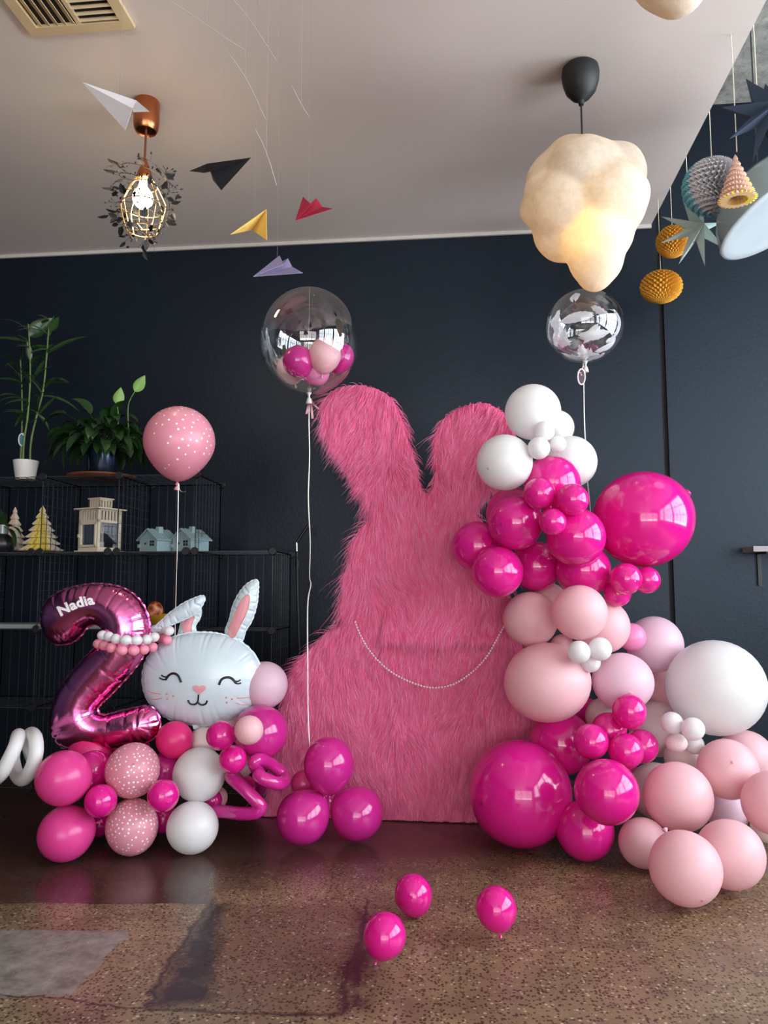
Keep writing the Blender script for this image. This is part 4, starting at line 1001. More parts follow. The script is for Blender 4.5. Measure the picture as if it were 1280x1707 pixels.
def cloud_lamp(top, center, scale, rot, label, bulb, power):
    """top: point on the ceiling, center: centre of the shade"""
    root = empty('cloud_pendant_lamp', (top[0], top[1], HD), label, 'pendant lamp')
    R = np.array([[math.cos(rot), -math.sin(rot), 0], [math.sin(rot), math.cos(rot), 0], [0, 0, 1.]])
    m = MB(); m.add(CV@R.T*scale+center, CF); m.build('lamp_shade', CLOUD, root, smooth='all')
    m = MB(); m.lathe([(0.0, 0), (0.058, 0), (0.066, -0.008), (0.069, -0.03), (0.066, -0.06), (0.055, -0.095), (0.035, -0.120), (0.012, -0.135), (0.009, -0.150), (0.0, -0.150)], top, 36); m.build('ceiling_rose', BLK, root, smooth=True)
    one(lambda m: m.tube([np.array(top)-[0, 0, 0.14], np.array([top[0], top[1], bulb[2]+0.07])], 0.0035, 10), 'cord', BLK, root, True)
    E = NT('warm_lit_bulb'); E.surf(E.n('Emission', {'Color': (1.0, 0.62, 0.25, 1), 'Strength': 12.0}))
    m = MB(); m.sphere(bulb, 0.03, 16); b = m.build('bulb', E.m, root, smooth='all')
    m = MB(); m.lathe([(0.012, 0.028), (0.018, 0.04), (0.018, 0.075), (0.006, 0.085)], bulb, 14); m.build('socket', BLK, root)
    l = bpy.data.lights.new('bulb_light', 'POINT'); l.energy = power; l.color = (1.0, 0.62, 0.18); l.shadow_soft_size = 0.032
    lo = bpy.data.objects.new('bulb_light', l); COL.objects.link(lo); lo.location = tuple(np.array(bulb)-[0.0, 0.062, 0.0]); return root
tp = PZ(967, 112, HD); q = pt(975, 345, 2.75); q[1] = tp[1]
bl = PY(988, 398, tp[1]); 
cloud_lamp(tp, PY(975, 345, tp[1]), 1.0, 0.0, 'large glowing cream cloud-shaped pendant lamp on a black ceiling rose', np.array([tp[0]+0.02, tp[1]-0.01, bl[2]]), 1.3)
t2_ = PY(1135, -190, 1.68); tp2 = np.array([t2_[0]-0.02, 1.68, HD]); c2 = PY(1132, -178, 1.68)
c2[2] = min(c2[2], HD-0.33)
cc = PY(1131, 19, 1.68); c2 = np.array([cc[0], 1.68, cc[2]+0.345])
cloud_lamp(np.array([cc[0], 1.68, HD]), c2+np.array([0.03, 0, 0]), 1.05, 2.6, 'second cream cloud lamp of which only the bottom shows at the photo\'s top', c2-np.array([0, 0, 0.0]), 0.8)

# ------------------------------------------------------------------ copper lamp with leaf wreath
COPPER = plain('brushed_copper', '#c47a50', 0.28, 1.0, var=0.10, vscale=20)
BRASS = plain('warm_brass_wire', '#d9b98a', 0.3, 1.0)
LEAFD = plain('dark_paper_leaf', '#15181c', 0.6)
def copper_lamp():
    top = PZ(245, 170, HD); X, Y = top[0], top[1]; t = (top-CAM)@fwd; s = t/F
    root = empty('copper_pendant_lamp', (X, Y, HD), 'copper pendant lamp with a lit bulb in a wire cage wreathed in dark leaves', 'pendant lamp')
    zz = lambda py: PY(244, py, Y)[2]
    h = HD-zz(222)
    one(lambda m: m.lathe([(0, 0), (0.048, 0), (0.050, -0.006), (0.050, -h*0.72), (0.046, -h*0.88), (0.040, -h*0.95), (0.038, -h*0.9), (0.0, -h*0.88)], (X, Y, HD), 36), 'ceiling_rose', COPPER, root, True)
    one(lambda m: m.tube([(X, Y, HD-h*0.85), (X-0.001, Y, zz(270))], 0.0045, 10), 'cord', plain('copper_fabric_cord', '#6b3322', 0.5), root, True)
    one(lambda m: m.lathe([(0.006, zz(264)), (0.010, zz(270)), (0.026, zz(287)), (0.030, zz(296)), (0.027, zz(299)), (0.02, zz(299))], (X, Y, 0), 28), 'socket', COPPER, root, True)
    E = NT('lit_globe_bulb'); E.surf(E.n('Emission', {'Color': (1.0, 0.80, 0.52, 1), 'Strength': 40.0}))
    zb = zz(331); one(lambda m: m.lathe([(0.0, -0.040), (0.02, -0.035), (0.036, -0.016), (0.040, 0.002), (0.036, 0.02), (0.022, 0.04), (0.014, 0.052), (0.013, 0.075)], (X-0.004, Y, zb), 24), 'bulb', E.m, root, 'all')
    l = bpy.data.lights.new('bulb_light', 'POINT'); l.energy = 3.0; l.color = (1.0, 0.74, 0.45); l.shadow_soft_size = 0.04
    lo = bpy.data.objects.new('bulb_light', l); COL.objects.link(lo); lo.location = (X, Y, zb-0.09)
    z0, z1, z2 = zz(296), zz(345), zz(383)
    def cage(m):
        for k in range(8):
            a = 2*PI*k/8+0.2
            P = [(0.026, z0), (0.05, zz(310)), (0.080, zz(335)), (0.086, z1), (0.075, zz(366)), (0.062, z2)]
            m.tube(smoothcurve([(X+r*math.cos(a), Y+r*math.sin(a), z) for r, z in P], 5), 0.0022, 6)
        for r, z in ((0.087, z1), (0.062, z2), (0.05, zz(310))): m.tube([(X+r*math.cos(a), Y+r*math.sin(a), z) for a in np.linspace(0, 2*PI, 32, endpoint=False)], 0.0024, 6, closed=True)
        m.tube([(X-0.062, Y, z2), (X+0.062, Y, z2)], 0.002, 6); m.tube([(X, Y-0.062, z2), (X, Y+0.062, z2)], 0.002, 6)
    one(cage, 'wire_cage', BRASS, root, True)
    rg = random.Random(5)
    def twig(m):
        for wnd in range(4):
            P = []
            for j in range(60):
                u = j/59; a = 2*PI*(1.6*u+wnd/4)+0.4*math.sin(9*u); z = z0+0.045+(z2-0.075-z0-0.02)*u ; r = 0.045+0.065*math.sin(PI*min(1, u*1.05+0.1))**0.7+0.008*math.sin(17*u+wnd)
                P.append((X+r*math.cos(a), Y+r*math.sin(a), z))
            m.tube(P, 0.0013, 5)
            for j in range(2, 60, 1):
                p = np.array(P[j]); d = np.array([p[0]-X, p[1]-Y, rg.uniform(-0.06, 0.06)]); d /= np.linalg.norm(d); d += np.array([rg.uniform(-.7, .7), rg.uniform(-.7, .7), rg.uniform(-.7, .7)]); d /= np.linalg.norm(d)
                big = rg.random() < 0.30; Ls = rg.uniform(0.032, 0.050) if big else rg.uniform(0.010, 0.020); st = rg.uniform(0.008, 0.045) if rg.random() < 0.5 else 0.004
                q = p+d*st; m.tube([p, q], 0.0006, 4)
                if not big and rg.random() < 0.5: m.sphere(q, 0.0038, 6); continue
                sd = np.cross(d, [0, 0, 1.]) if rg.random() < 0.5 else np.cross(d, fwd); sd /= np.linalg.norm(sd)+1e-9; w = Ls*0.26
                e = q+d*Ls; nn = np.cross(d, sd)*Ls*0.08
                m.add([q, q+d*Ls*0.3+sd*w+nn, q+d*Ls*0.7+sd*w*0.8+nn, e, q+d*Ls*0.7-sd*w*0.8+nn, q+d*Ls*0.3-sd*w+nn, q+d*Ls*0.5], [(0, 1, 6), (1, 2, 6), (2, 3, 6), (3, 4, 6), (4, 5, 6), (5, 0, 6)])
    one(twig, 'leaf_wreath', LEAFD, root)
copper_lamp()

# ------------------------------------------------------------------ paper planes on threads, mobile wires
def paper(name, col): 
    m = NT(name); c = hexc(col); d = m.princ(Base_Color=m.mix(m.noise(m.pos(), 60, 3), c, tuple(x*0.88 for x in c[:3])+(1,)), Roughness=0.85, Specular_IOR_Level=0.2)
    t = m.n('BsdfTranslucent', {'Color': c}); m.surf(m.n('MixShader', {0: 0.12, 1: d.outputs[0], 2: t.outputs[0]})); return m.m
THREAD = plain('fine_thread', '#8a837f', 0.8)
def plane(col, verts, tris, label, thr, mat):
    P = [pt(*v) for v in verts]; m = MB()
    for t in tris:
        a, b, c = (P[i] for i in t); n = np.cross(b-a, c-a); n /= np.linalg.norm(n); h = n*0.0006
        m.add([a-h, b-h, c-h, a+h, b+h, c+h], [(0, 1, 2), (5, 4, 3), (0, 3, 4, 1), (1, 4, 5, 2), (2, 5, 3, 0)])
    o = m.build('paper_plane', mat); tag(o, label, 'paper plane', 'folded paper planes of the hanging mobile')
    x, y, t, py1 = thr; a = pt(x, y, t); z1 = HD if py1 is None else PY(x, py1, a[1])[2]
    one(lambda m: m.tube([a, (a[0], a[1], z1)], 0.00035, 4), 'thread', THREAD, o)
plane(0, [(137,137,2.32),(228,168,2.30),(249,186,2.16),(222,187,2.20),(221,181,2.26),(209,217,2.30)], [(0,1,4),(1,2,4),(2,3,4),(0,4,5)], 'white folded paper plane overlapping the copper lamp\'s ceiling cup', (199, 160, 2.30, None), paper('white_paper', '#e6e2e4'))
plane(0, [(418,263,2.4),(345,273,2.36),(316,285,2.26),(340,288,2.30),(351,286,2.36),(369,317,2.40),(355,300,2.44)], [(0,1,3),(1,2,3),(0,3,4),(0,4,5),(4,6,5)], 'black folded paper plane right of the leaf-wreathed copper lamp', (370, 272, 2.38, None), paper('black_paper', '#131112'))
plane(0, [(444,349,2.4),(445,401,2.36),(420,383,2.42),(384,391,2.28),(418,372,2.34)], [(0,1,2),(0,2,3),(0,3,4)], 'yellow folded paper plane between the lamp wreath and the red plane', (424, 362, 2.40, None), paper('yellow_paper', '#e5bf62'))
plane(0, [(492,368,2.3),(505,328,2.42),(519,341,2.36),(527,330,2.46),(537,345,2.42),(554,348,2.34),(519,340,2.42)], [(0,1,2),(0,2,3),(0,3,4),(0,4,5)], 'crimson folded paper plane highest right of the mobile', (515, 338, 2.4, None), paper('crimson_paper', '#a52740'))
plane(0, [(422,461,2.3),(466,426,2.46),(473,441,2.38),(480,431,2.48),(487,445,2.44),(505,455,2.34)], [(0,1,2),(0,2,3),(0,3,4),(0,4,5)], 'mauve folded paper plane lowest of the mobile, before the navy wall', (462, 430, 2.44, None), paper('mauve_paper', '#8d84a6'))
def mwire(pts, label, t=2.4, r=0.0010, mat=None):
    P = smoothcurve([pt(x, y, t) for x, y in pts], 8); m = MB(); m.tube(P, r, 5); a = P[len(P)//2]; m.tube([a, (a[0], a[1], HD)], 0.0003, 4)
    tag(m.build('mobile_wire', mat or plain('bent_wire', '#b9b4b0', 0.5)), label, 'mobile wire', 'curved wires of the plane mobile')
mwire([(268,-8),(305,15),(345,42),(380,66),(408,83)], 'longest pale curved wire of the mobile near the ceiling vent')
mwire([(380,-10),(402,15),(424,44),(442,72),(460,100)], 'pale curved wire of the mobile cut off by the photo\'s top')
mwire([(378,86),(398,112),(420,150),(443,200)], 'curved wire of the mobile sloping above the yellow paper plane')
mwire([(425,215),(438,240),(450,272),(461,309)], 'lowest short wire of the mobile, above the mauve paper plane')
mwire([(486,143),(497,164),(507,182),(515,194)], 'short faint wire of the mobile above the crimson paper plane')

# ------------------------------------------------------------------ ceiling vent
def vent():
    VC = plain('cream_powder_coat', '#cdb790', 0.45); 
    x1, y1 = PZ(227, 44, HD)[:2]; x0, y1b = PZ(52, 53, HD)[:2]; y1 = (y1+y1b)/2; S = x1-x0; y0 = y1-S; z = HD
    root = empty('ceiling_vent', ((x0+x1)/2, (y0+y1)/2, z), 'cream square ceiling air vent with louvres in two directions', 'air vent')
    f = 0.038; t = 0.014
    def fr(m):
        m.box(x0, x1, y0, y0+f, z-t, z); m.box(x0, x1, y1-f, y1, z-t, z); m.box(x0, x0+f, y0+f, y1-f, z-t, z); m.box(x1-f, x1, y0+f, y1-f, z-t, z)
        xm = (x0+x1)/2+0.005; ym = (y0+y1)/2; m.box(xm-0.007, xm+0.007, y0+f, y1-f, z-t*0.9, z); m.box(x0+f, x1-f, ym-0.006, ym+0.006, z-t*0.9, z)
    o = one(fr, 'frame', VC, root)
    one(lambda m: m.box(x0+f, x1-f, y0+f, y1-f, z-0.0015, z-0.0005), 'duct_backing', plain('dark_duct', '#1a1714', 0.9), root)
    xm = (x0+x1)/2; ym = (y0+y1)/2; w = 0.018
    for qx, qy in ((0, 1), (1, 1), (0, 0), (1, 0)):
        ax, bx = (x0+f, xm-0.003) if qx == 0 else (xm+0.012, x1-f); ay, by = (ym+0.006, y1-f) if qy else (y0+f, ym-0.006)
        def lv(m):
            for k in range(5):
                if (qx+qy) % 2 == 1:
                    c = ax+(bx-ax)*(k+0.5)/5; m.add([(c-w*0.55, ay, z-0.003), (c+w*0.45, ay, z-0.013), (c+w*0.45, by, z-0.013), (c-w*0.55, by, z-0.003), (c-w*0.5, ay, z-0.0015), (c+w*0.55, ay, z-0.012), (c+w*0.55, by, z-0.012), (c-w*0.5, by, z-0.0015)], [(0, 1, 2, 3), (7, 6, 5, 4), (0, 4, 5, 1), (1, 5, 6, 2), (2, 6, 7, 3), (3, 7, 4, 0)])
                else:
                    c = ay+(by-ay)*(k+0.5)/5; m.add([(ax, c-w*0.1, z-0.004), (ax, c+w*0.2, z-0.013), (bx, c+w*0.2, z-0.013), (bx, c-w*0.1, z-0.004), (ax, c-w*0.0, z-0.0015), (ax, c+w*0.3, z-0.012), (bx, c+w*0.3, z-0.012), (bx, c, z-0.0015)], [(0, 1, 2, 3), (7, 6, 5, 4), (0, 4, 5, 1), (1, 5, 6, 2), (2, 6, 7, 3), (3, 7, 4, 0)])
        one(lv, 'louvre_panel', VC, root)
vent()

# ------------------------------------------------------------------ paper decorations under the raw slab
def hang(m, p):                                 # the cord is pinned to the end face of the dropped ceiling
    m.tube([p, (p[0], p[1], HD+0.06)], 0.0016, 5)
def tx(px, py): return (XE+0.012)/ray(px, py)[0]
CORD = plain('cream_cotton_cord', '#d8cdb8', 0.7)
def hung(o_root, p): one(lambda m: hang(m, p), 'cord', CORD, o_root)
def star(cx, cy, t, tips, mat, label, depth=0.045, inner=0.30, top=None):
    C = pt(cx, cy, t); root = empty('paper_star', C, label, 'paper star'); T = [pt(x, y, t) for x, y in tips]; n = len(T)
    ang = [math.atan2(-(y-cy), x-cx) for x, y in tips]; o = sorted(range(n), key=lambda i: ang[i]); T = [T[i] for i in o]; ap = [ang[i] for i in o]
    Vv = []
    for i in range(n):
        j = (i+1) % n; a0, a1 = ap[i], ap[j]+(2*PI if ap[j] < ap[i] else 0); am = (a0+a1)/2; R = (np.linalg.norm(T[i]-C)+np.linalg.norm(T[j]-C))/2*inner*1.05
        Vv.append(C+(rgt*math.cos(am)+upv*math.sin(am))*R)
    m = MB(); Cf, Cb = C-fwd*depth, C+fwd*depth; L0 = T+Vv+[Cf, Cb]
    f = []
    for i in range(n): f += [(i, n+i, 2*n), (n+i, (i+1) % n, 2*n), (n+i, i, 2*n+1), ((i+1) % n, n+i, 2*n+1)]
    m.add(L0, f); m.build('star_body', mat, root)
    up = max(T, key=lambda p: p[2]); hung(root, up if top is None else pt(*top)); return root
star(1164, 380.5, tx(1164, 380), [(1138,334),(1172,350),(1203,371),(1209,414.5),(1175,444.5),(1131,441),(1100,405.6),(1101.5,361)], paper('mint_paper', '#d5ebe4'), 'mint green eight-pointed paper star in front of an orange honeycomb ball', 0.06, 0.30, (1148, 362, tx(1149, 362)))
star(1281, 187, tx(1281, 187), [(1243,131),(1275,139),(1202.5,179),(1215,232),(1254,271),(1292,250),(1330,225),(1352,180),(1315,140)], paper('slate_blue_paper', '#4a5a70'), 'dark slate blue paper star hanging at the photo\'s right edge', 0.08, 0.36, (1262, 160, tx(1262, 160)))
def honeycomb(C, rx, rz, mat, label, name='honeycomb_ball', nl=22, rows=11, amp=0.13, cordtop=True, cat='paper decoration', tilt=0.0):
    root = empty(name, C, label, cat); m = MB(); NL, NR = nl*4, 54; V = []
    for i in range(NR+1):
        ph = PI*i/NR
        for j in range(NL):
            a = 2*PI*j/NL; sh = 0.5*(1 if int(ph/PI*rows*2) % 2 else 0); tri = abs(((j/4.0+sh*1.0) % 1)*2-1)
            k = 1+amp*(tri-0.5)*2*math.sin(ph)**0.3
            V.append((rx*k*math.sin(ph)*math.cos(a), rx*k*math.sin(ph)*math.sin(a), rz*math.cos(ph)))
    V = np.array(V); ct, st = math.cos(tilt), math.sin(tilt); V = V@np.array([[ct, 0, st], [0, 1, 0], [-st, 0, ct]]).T
    m.add(V+C, [(i*NL+j, (i+1)*NL+j, (i+1)*NL+(j+1) % NL, i*NL+(j+1) % NL) for i in range(NR) for j in range(NL)])
    m.build('paper_body', mat, root); hung(root, np.array(C)+[0, 0, rz*0.98]); return root
ORP = paper('orange_tissue_paper', '#dfa33c')
c = pt(1102, 478, 3.78); honeycomb(c, 30.5/F*3.78, 27/F*3.78, ORP, 'orange honeycomb paper ball hanging lowest, clear of the star', tilt=0.1)
c = pt(1121, 403, tx(1121, 403)); honeycomb(c, 24/F*3.74, 27/F*3.74, ORP, 'orange honeycomb paper ball half hidden behind the mint star')
# two-coloured pleated pom
def pom():
    t = tx(1188, 311); C = pt(1188, 311, t); R = 50/F*t; root = empty('paper_pom', C, 'round pleated paper pom in pale grey and teal, right of the cloud lamp', 'paper decoration')
    gm, tm = paper('pale_grey_paper', '#dcd9dc'), paper('teal_paper', '#86c8d6'); rg = random.Random(3)
    for nm, mat, a0, a1 in (('grey_fan', gm, 0.10*PI, 1.25*PI), ('teal_fan', tm, 1.25*PI, 2.10*PI)):
        m = MB()
        nlay = 40
        for k in range(nlay):
            a = a0+(a1-a0)*k/nlay          # angle round the vertical axis tilted to the viewer
            ax = math.cos(a)*(-rgt)+math.sin(a)*(-fwd)
            V = []; N = 15
            for j in range(N+1):
                ph = PI*j/N; rr = R*(1.0 if (j+k) % 2 else 0.86); side = np.cross(ax, [0, 0, 1.0])*(0.012 if (j+k) % 2 else -0.012)
                V.append(C+(ax*math.sin(ph)+np.array([0, 0, 1])*math.cos(ph))*rr+side)
            k0 = len(V); V2 = [C+(v-C)*0.62-np.cross(ax, [0, 0, 1.0])*(0.014 if (j+k) % 2 else -0.014) for j, v in enumerate(V)]; V3 = [C+np.array([0, 0, (v-C)[2]*0.3]) for v in V]
            m.add(V+V2+V3, [(j, j+1, k0+j+1, k0+j) for j in range(N)]+[(k0+j, k0+j+1, 2*k0+j+1, 2*k0+j) for j in range(N)])
        m.build(nm, mat, root)
    hung(root, C+np.array([0, 0, R*0.95]))
pom()
def treecone(top, base, w, t, mats, label, name='paper_tree', flat=False, cord=False, tiers=7, sx=1.0, group=None, y=None, slots=26):
    P = (lambda a, b: PY(a, b, y)) if y else (lambda a, b: pt(a, b, t))
    T, B = P(*top), P(*base); h = T[2]-B[2]; R = np.linalg.norm(P(base[0]+w/2, base[1])-P(*base)); root = empty(name, B, label, 'paper decoration', group)
    seg = slots*4; mb = MB(); V = []; ncol = []
    prof = []
    for k in range(tiers):
        z0 = h*(1-k/tiers); rin = R*(k/tiers)*0.66; ro = R*((k+1.0)/tiers); zb = h*(1-(k+1)/tiers)
        prof += [(rin+0.001, z0), (ro*0.86, zb+h/tiers*0.42), (ro, zb+h/tiers*0.22), (ro*0.93, zb+h/tiers*0.04), (rin*0.85+0.004, zb)]
    for r, z in prof:
        for j in range(seg):
            a = 2*PI*j/seg; tri = abs(((j/4.0) % 1)*2-1); k = 1-0.14*(1-tri); V.append((B[0]+r*k*math.cos(a), B[1]+r*k*math.sin(a)*sx, B[2]+z+0.0))
    fc = []; 
    for i in range(len(prof)-1):
        for j in range(seg): fc.append((i*seg+j, (i+1)*seg+j, (i+1)*seg+(j+1) % seg, i*seg+(j+1) % seg))
    mb.add(V, fc); mb.mi = []
    for i in range(len(prof)-1):
        for j in range(seg):
            a = 2*PI*j/seg; mb.mi.append(mats[1](a, i/len(prof)))
    mb.build('paper_body', mats[0], root)
    if cord: hung(root, T)
PEACH, YEL, CRM = paper('peach_paper', '#eac6b4'), paper('lemon_paper', '#ecd56a'), paper('cream_paper', '#efe3cf')
treecone((1228, 253), (1229, 334), 64, tx(1229, 300)-0.20, ([PEACH, YEL], lambda a, u: 1 if (u > 0.86 and int(a*4) % 2 == 0) or (math.cos(a) > 0.75 and u > 0.5) else 0), 'peach and lemon honeycomb paper tree hanging beside the pom', cord=True, tiers=8)
def dish_lamp():
    Cc = pt(1308, 352, 2.95); root = empty('dish_pendant_lamp', Cc, 'pale glass dish pendant lamp cut by the photo\'s right edge', 'pendant lamp')
    ax = -0.42*rgt+0.9*upv+0.30*fwd; ax = ax/np.linalg.norm(ax); R = 0.255
    gm = NT('pale_glass'); pr = gm.princ(Base_Color=hexc('#9fb2b4'), Roughness=0.18, Coat_Weight=0.4); tl = gm.n('BsdfTranslucent', {'Color': hexc('#b9cccd')}); gm.surf(gm.n('MixShader', {0: 0.35, 1: pr.outputs[0], 2: tl.outputs[0]}))
    one(lambda m: m.lathe([(R*1.02, 0.0), (R, 0.02), (R*0.93, 0.075), (R*0.78, 0.135), (R*0.5, 0.175), (0.03, 0.19), (0.0, 0.19)], Cc, 56, ax=ax, cap=False), 'outer_dome', gm.m, root, 'all')
    one(lambda m: m.lathe([(0.0, 0.004), (R*0.5, 0.001), (R*0.85, -0.004), (R*0.97, -0.008), (R*1.02, -0.004), (R*1.03, 0.0), (R*1.0, 0.004)], Cc, 56, ax=ax, cap=False), 'diffuser', plain('milky_glass', '#b2bcc1', 0.12, coat=0.5, bump=0.1, vscale=4), root, 'all')
    q = Cc+ax*0.19; one(lambda m: m.tube([q, (q[0], q[1], HC)], 0.003, 8), 'cord', BLK, root)
dish_lamp()

# ------------------------------------------------------------------ wire cube shelving
WIRE = plain('black_wire', '#3c3f44', 0.3, 0.3, 0.6)
SF, SBK = 3.40, 3.755
sx = [PY(x, 920, SF)[0] for x in (-193, -63, 67, 195, 325, 455)]
pz = (PY(195, 793, SF)[2]-PY(195, 920, SF)[2]); sz = [PY(195, 793, SF)[2]-pz*k for k in range(5)]; sz[4] = max(sz[4], 0.03)
def shelving():
    root = empty('wire_cube_shelving', ((sx[0]+sx[-1])/2, SF, 0), 'black wire-grid cube shelving against the navy wall behind the number two', 'shelving')
    r = 0.0016
    def grid(a, u, v, name, n=8, hn=8):
        def f(m):
            for k in range(n+1):
                p = a+u*(k/n); m.tube([p, p+v], r*(1.6 if k in (0, n) else 1), 4)
            for k in range(hn+1):
                p = a+v*(k/hn); m.tube([p, p+u], r*(1.6 if k in (0, hn) else 0.7), 4)
        one(f, name, WIRE, root)
    D = np.array([0, SBK-SF, 0])
    for lvl in range(5):
        cols = 4 if lvl == 0 else 5
        for c in range(cols):
            x0, x1 = sx[c], sx[c+1]
            grid(np.array([x0, SF, sz[lvl]]), np.array([x1-x0, 0, 0]), D, 'shelf_panel')
            if lvl < 4:
                grid(np.array([x0, SBK, sz[lvl+1]]), np.array([x1-x0, 0, 0]), np.array([0, 0, sz[lvl]-sz[lvl+1]]), 'back_panel', 8, 1)
    for lvl in range(4):
        cols = 5 if lvl == 0 else 6
        for c in range(cols):
            grid(np.array([sx[c], SF, sz[lvl+1]]), D, np.array([0, 0, sz[lvl]-sz[lvl+1]]), 'side_panel')
    def disc(x, z, y=SF):
        one(lambda m: m.lathe([(0, -0.006), (0.016, -0.006), (0.020, 0), (0.016, 0.006), (0, 0.006)], (x, y-0.006, z), 20, ax=(0, -1, 0)), 'connector', plain('black_connector', '#101114', 0.5) if 'black_connector' not in bpy.data.materials else bpy.data.materials['black_connector'], root, True)
    for lvl in range(5):
        for c in range(5 if lvl == 0 else 6):
            disc(sx[c], sz[lvl])
            if lvl > 0 and c < 5 and lvl == 1: disc(sx[c]-0.042, sz[lvl])
            disc(sx[c], sz[lvl], SBK+0.015) if lvl < 2 else None
shelving()
def onshelf(px, lvl, Y): 
    q = PY(px, 900, Y); return np.array([q[0], Y, sz[lvl]+0.003])
GREY = plain('grey_tray_metal', '#8b8f90', 0.5)
# solid grey board pushed in on the third level
gx0, gx1 = sx[0]+0.05, PY(178, 1045, SF)[0]
tag(one(lambda m: (m.box(gx0, gx1, SF+0.01, SF+0.34, sz[2]+0.003, sz[2]+0.016), m.box(gx0, gx1, SF+0.005, SF+0.01, sz[2]+0.003, sz[2]+0.022)), 'grey_board', GREY), 'light grey board lying in the wire shelving behind the number two', 'board')

GRN, GRN2 = plain('dark_green_leaf', '#24421f', 0.32, var=0.25, vscale=25), plain('lime_green_spathe', '#7fae55', 0.4, var=0.15)
STEMG = plain('bamboo_cane_green', '#5d7a3e', 0.4, var=0.25, vscale=40)
def leaf(m, p, d, L_, w, droop, n=8, fold=0.25, twist=0.0):
    d = np.array(d, float); d /= np.linalg.norm(d); P = []; pos = np.array(p, float); dr = d.copy()
    for i in range(n+1):
        P.append(pos.copy()); pos = pos+dr*L_/n; dr = dr+np.array([0, 0, -droop/n]); dr /= np.linalg.norm(dr)
    P = np.array(P); T = np.gradient(P, axis=0); T /= np.linalg.norm(T, axis=1)[:, None]
    S = np.cross(T, [0, 0, 1.0]); S /= np.linalg.norm(S, axis=1)[:, None]+1e-9; U = np.cross(S, T); c, s = math.cos(twist), math.sin(twist); S, U = S*c+U*s, U*c-S*s
    ww = w*np.sin(PI*np.clip(np.linspace(0.03, 1, n+1), 0, 1)**0.75)**0.9; ww[-1] = 0.0005
    Lf = P-S*ww[:, None]/2+U*(ww*fold)[:, None]; Rt = P+S*ww[:, None]/2+U*(ww*fold)[:, None]
    k = n+1; m.add(np.concatenate([Lf, P, Rt]), [(i, i+1, k+i+1, k+i) for i in range(n)]+[(k+i, k+i+1, 2*k+i+1, 2*k+i) for i in range(n)])
POTW = plain('white_glazed_pot', '#e4e1dc', 0.3)
def bamboo():
    Y = 3.50; b = np.array([PY(42, 800, Y)[0], Y, sz[0]+0.003]); s = Y/F*1.0; root = empty('lucky_bamboo_plant', b, 'tall lucky bamboo plant in a small white pot on top of the shelving', 'potted plant')
    one(lambda m: m.lathe([(0, 0), (0.043, 0), (0.046, 0.008), (0.045, 0.014), (0.047, 0.016), (0.059, 0.092), (0.057, 0.093), (0.05, 0.085), (0, 0.083)], b, 36), 'pot', POTW, root, True)
    P = lambda x, y, dy=0: PY(x, y, Y+dy)
    canes = [[(38, 775), (40, 735), (46, 695), (50, 640), (50, 590), (47, 540)], [(50, 775), (52, 735), (62, 690), (72, 650), (78, 590), (82, 535)], [(34, 772), (36, 730), (37, 690), (36, 640), (34, 600)]]
    ends = []
    for i, c in enumerate(canes):
        Q = smoothcurve([P(x, y, (i-1)*0.03) for x, y in c], 6); rr = np.linspace(0.0058, 0.0032, len(Q)); rr = rr*(1+0.22*(np.arange(len(Q)) % 6 == 0))
        one(lambda m: m.tube(Q, rr, 8), 'stem', STEMG, root, 'all'); ends.append(Q)
    def fol(m):
        rg = random.Random(2)
        spec = [((50,560),(68,535),0.15,0.075,0.1),((50,600),(50,560),0.1,0.03,.1),((82,560),(84,528),0.12,0.018,0),((84,552),(100,532),0.085,0.040,0.1),((78,590),(105,570),0.22,0.022,0.5),((48,590),(20,545),0.2,0.014,0.8),((38,620),(0,580),0.22,0.02,0.3),((38,640),(-5,620),0.16,0.016,.6),((45,570),(10,560),0.22,0.016,.5),((76,600),(50,625),0.14,0.02,.3),((74,640),(112,618),0.14,0.028,1.2),((70,660),(118,660),0.2,0.014,0.9),((50,640),(20,650),0.15,0.02,.6),((40,690),(5,680),0.12,0.03,.5),((66,690),(95,660),0.14,0.014,.4),((52,620),(70,640),0.12,0.02,.6),((36,600),(34,570),0.13,0.03,.1),((50,580),(70,575),0.13,0.03,.3),((60,690),(80,705),0.1,0.02,1.2),((45,690),(20,700),0.1,0.022,.8)]
        for a, bb, L_, w, dr in spec:
            p = P(*a); q = P(*bb); d = q-p; d[1] += rg.uniform(-0.04, 0.04); leaf(m, p, d, L_, w, dr, twist=rg.choice([1.2, 0.6, -0.6, -1.1]))
        for _ in range(60):
            Q = rg.choice(ends); p = Q[rg.randrange(len(Q)//3, len(Q))]; a = rg.uniform(0, 2*PI); leaf(m, p, (math.cos(a), math.sin(a)*0.6, rg.uniform(0.1, 0.9)), rg.uniform(0.07, 0.17), rg.uniform(0.008, 0.018), rg.uniform(0.4, 1.3), twist=rg.uniform(-1, 1))
    one(fol, 'foliage', GRN, root, 'all')
    c = P(36, 733, -0.03)
    q = [c+rgt*0.014*math.cos(a)+upv*0.029*math.sin(a) for a in np.linspace(0, 2*PI, 24, endpoint=False)]
    t = MB(); t.tube(q, 0.003, 6, closed=True); t.tube([c+upv*0.027, c+upv*0.033+rgt*0.01], 0.001, 4); to = t.build('tag_rim', POTW, root, smooth='all')
    t = MB(); t.lathe([(0, 0), (0.0125, 0), (0.0125, 0.002), (0, 0.002)], (0, 0, 0), 20); V = t.v[0]; V[:, 1] *= 2.1; t.v[0] = np.array([c+rgt*v[0]+upv*v[1]+fwd*v[2] for v in V]); t.build('tag', plain('teal_label', '#3f7480', 0.4), root)
bamboo()
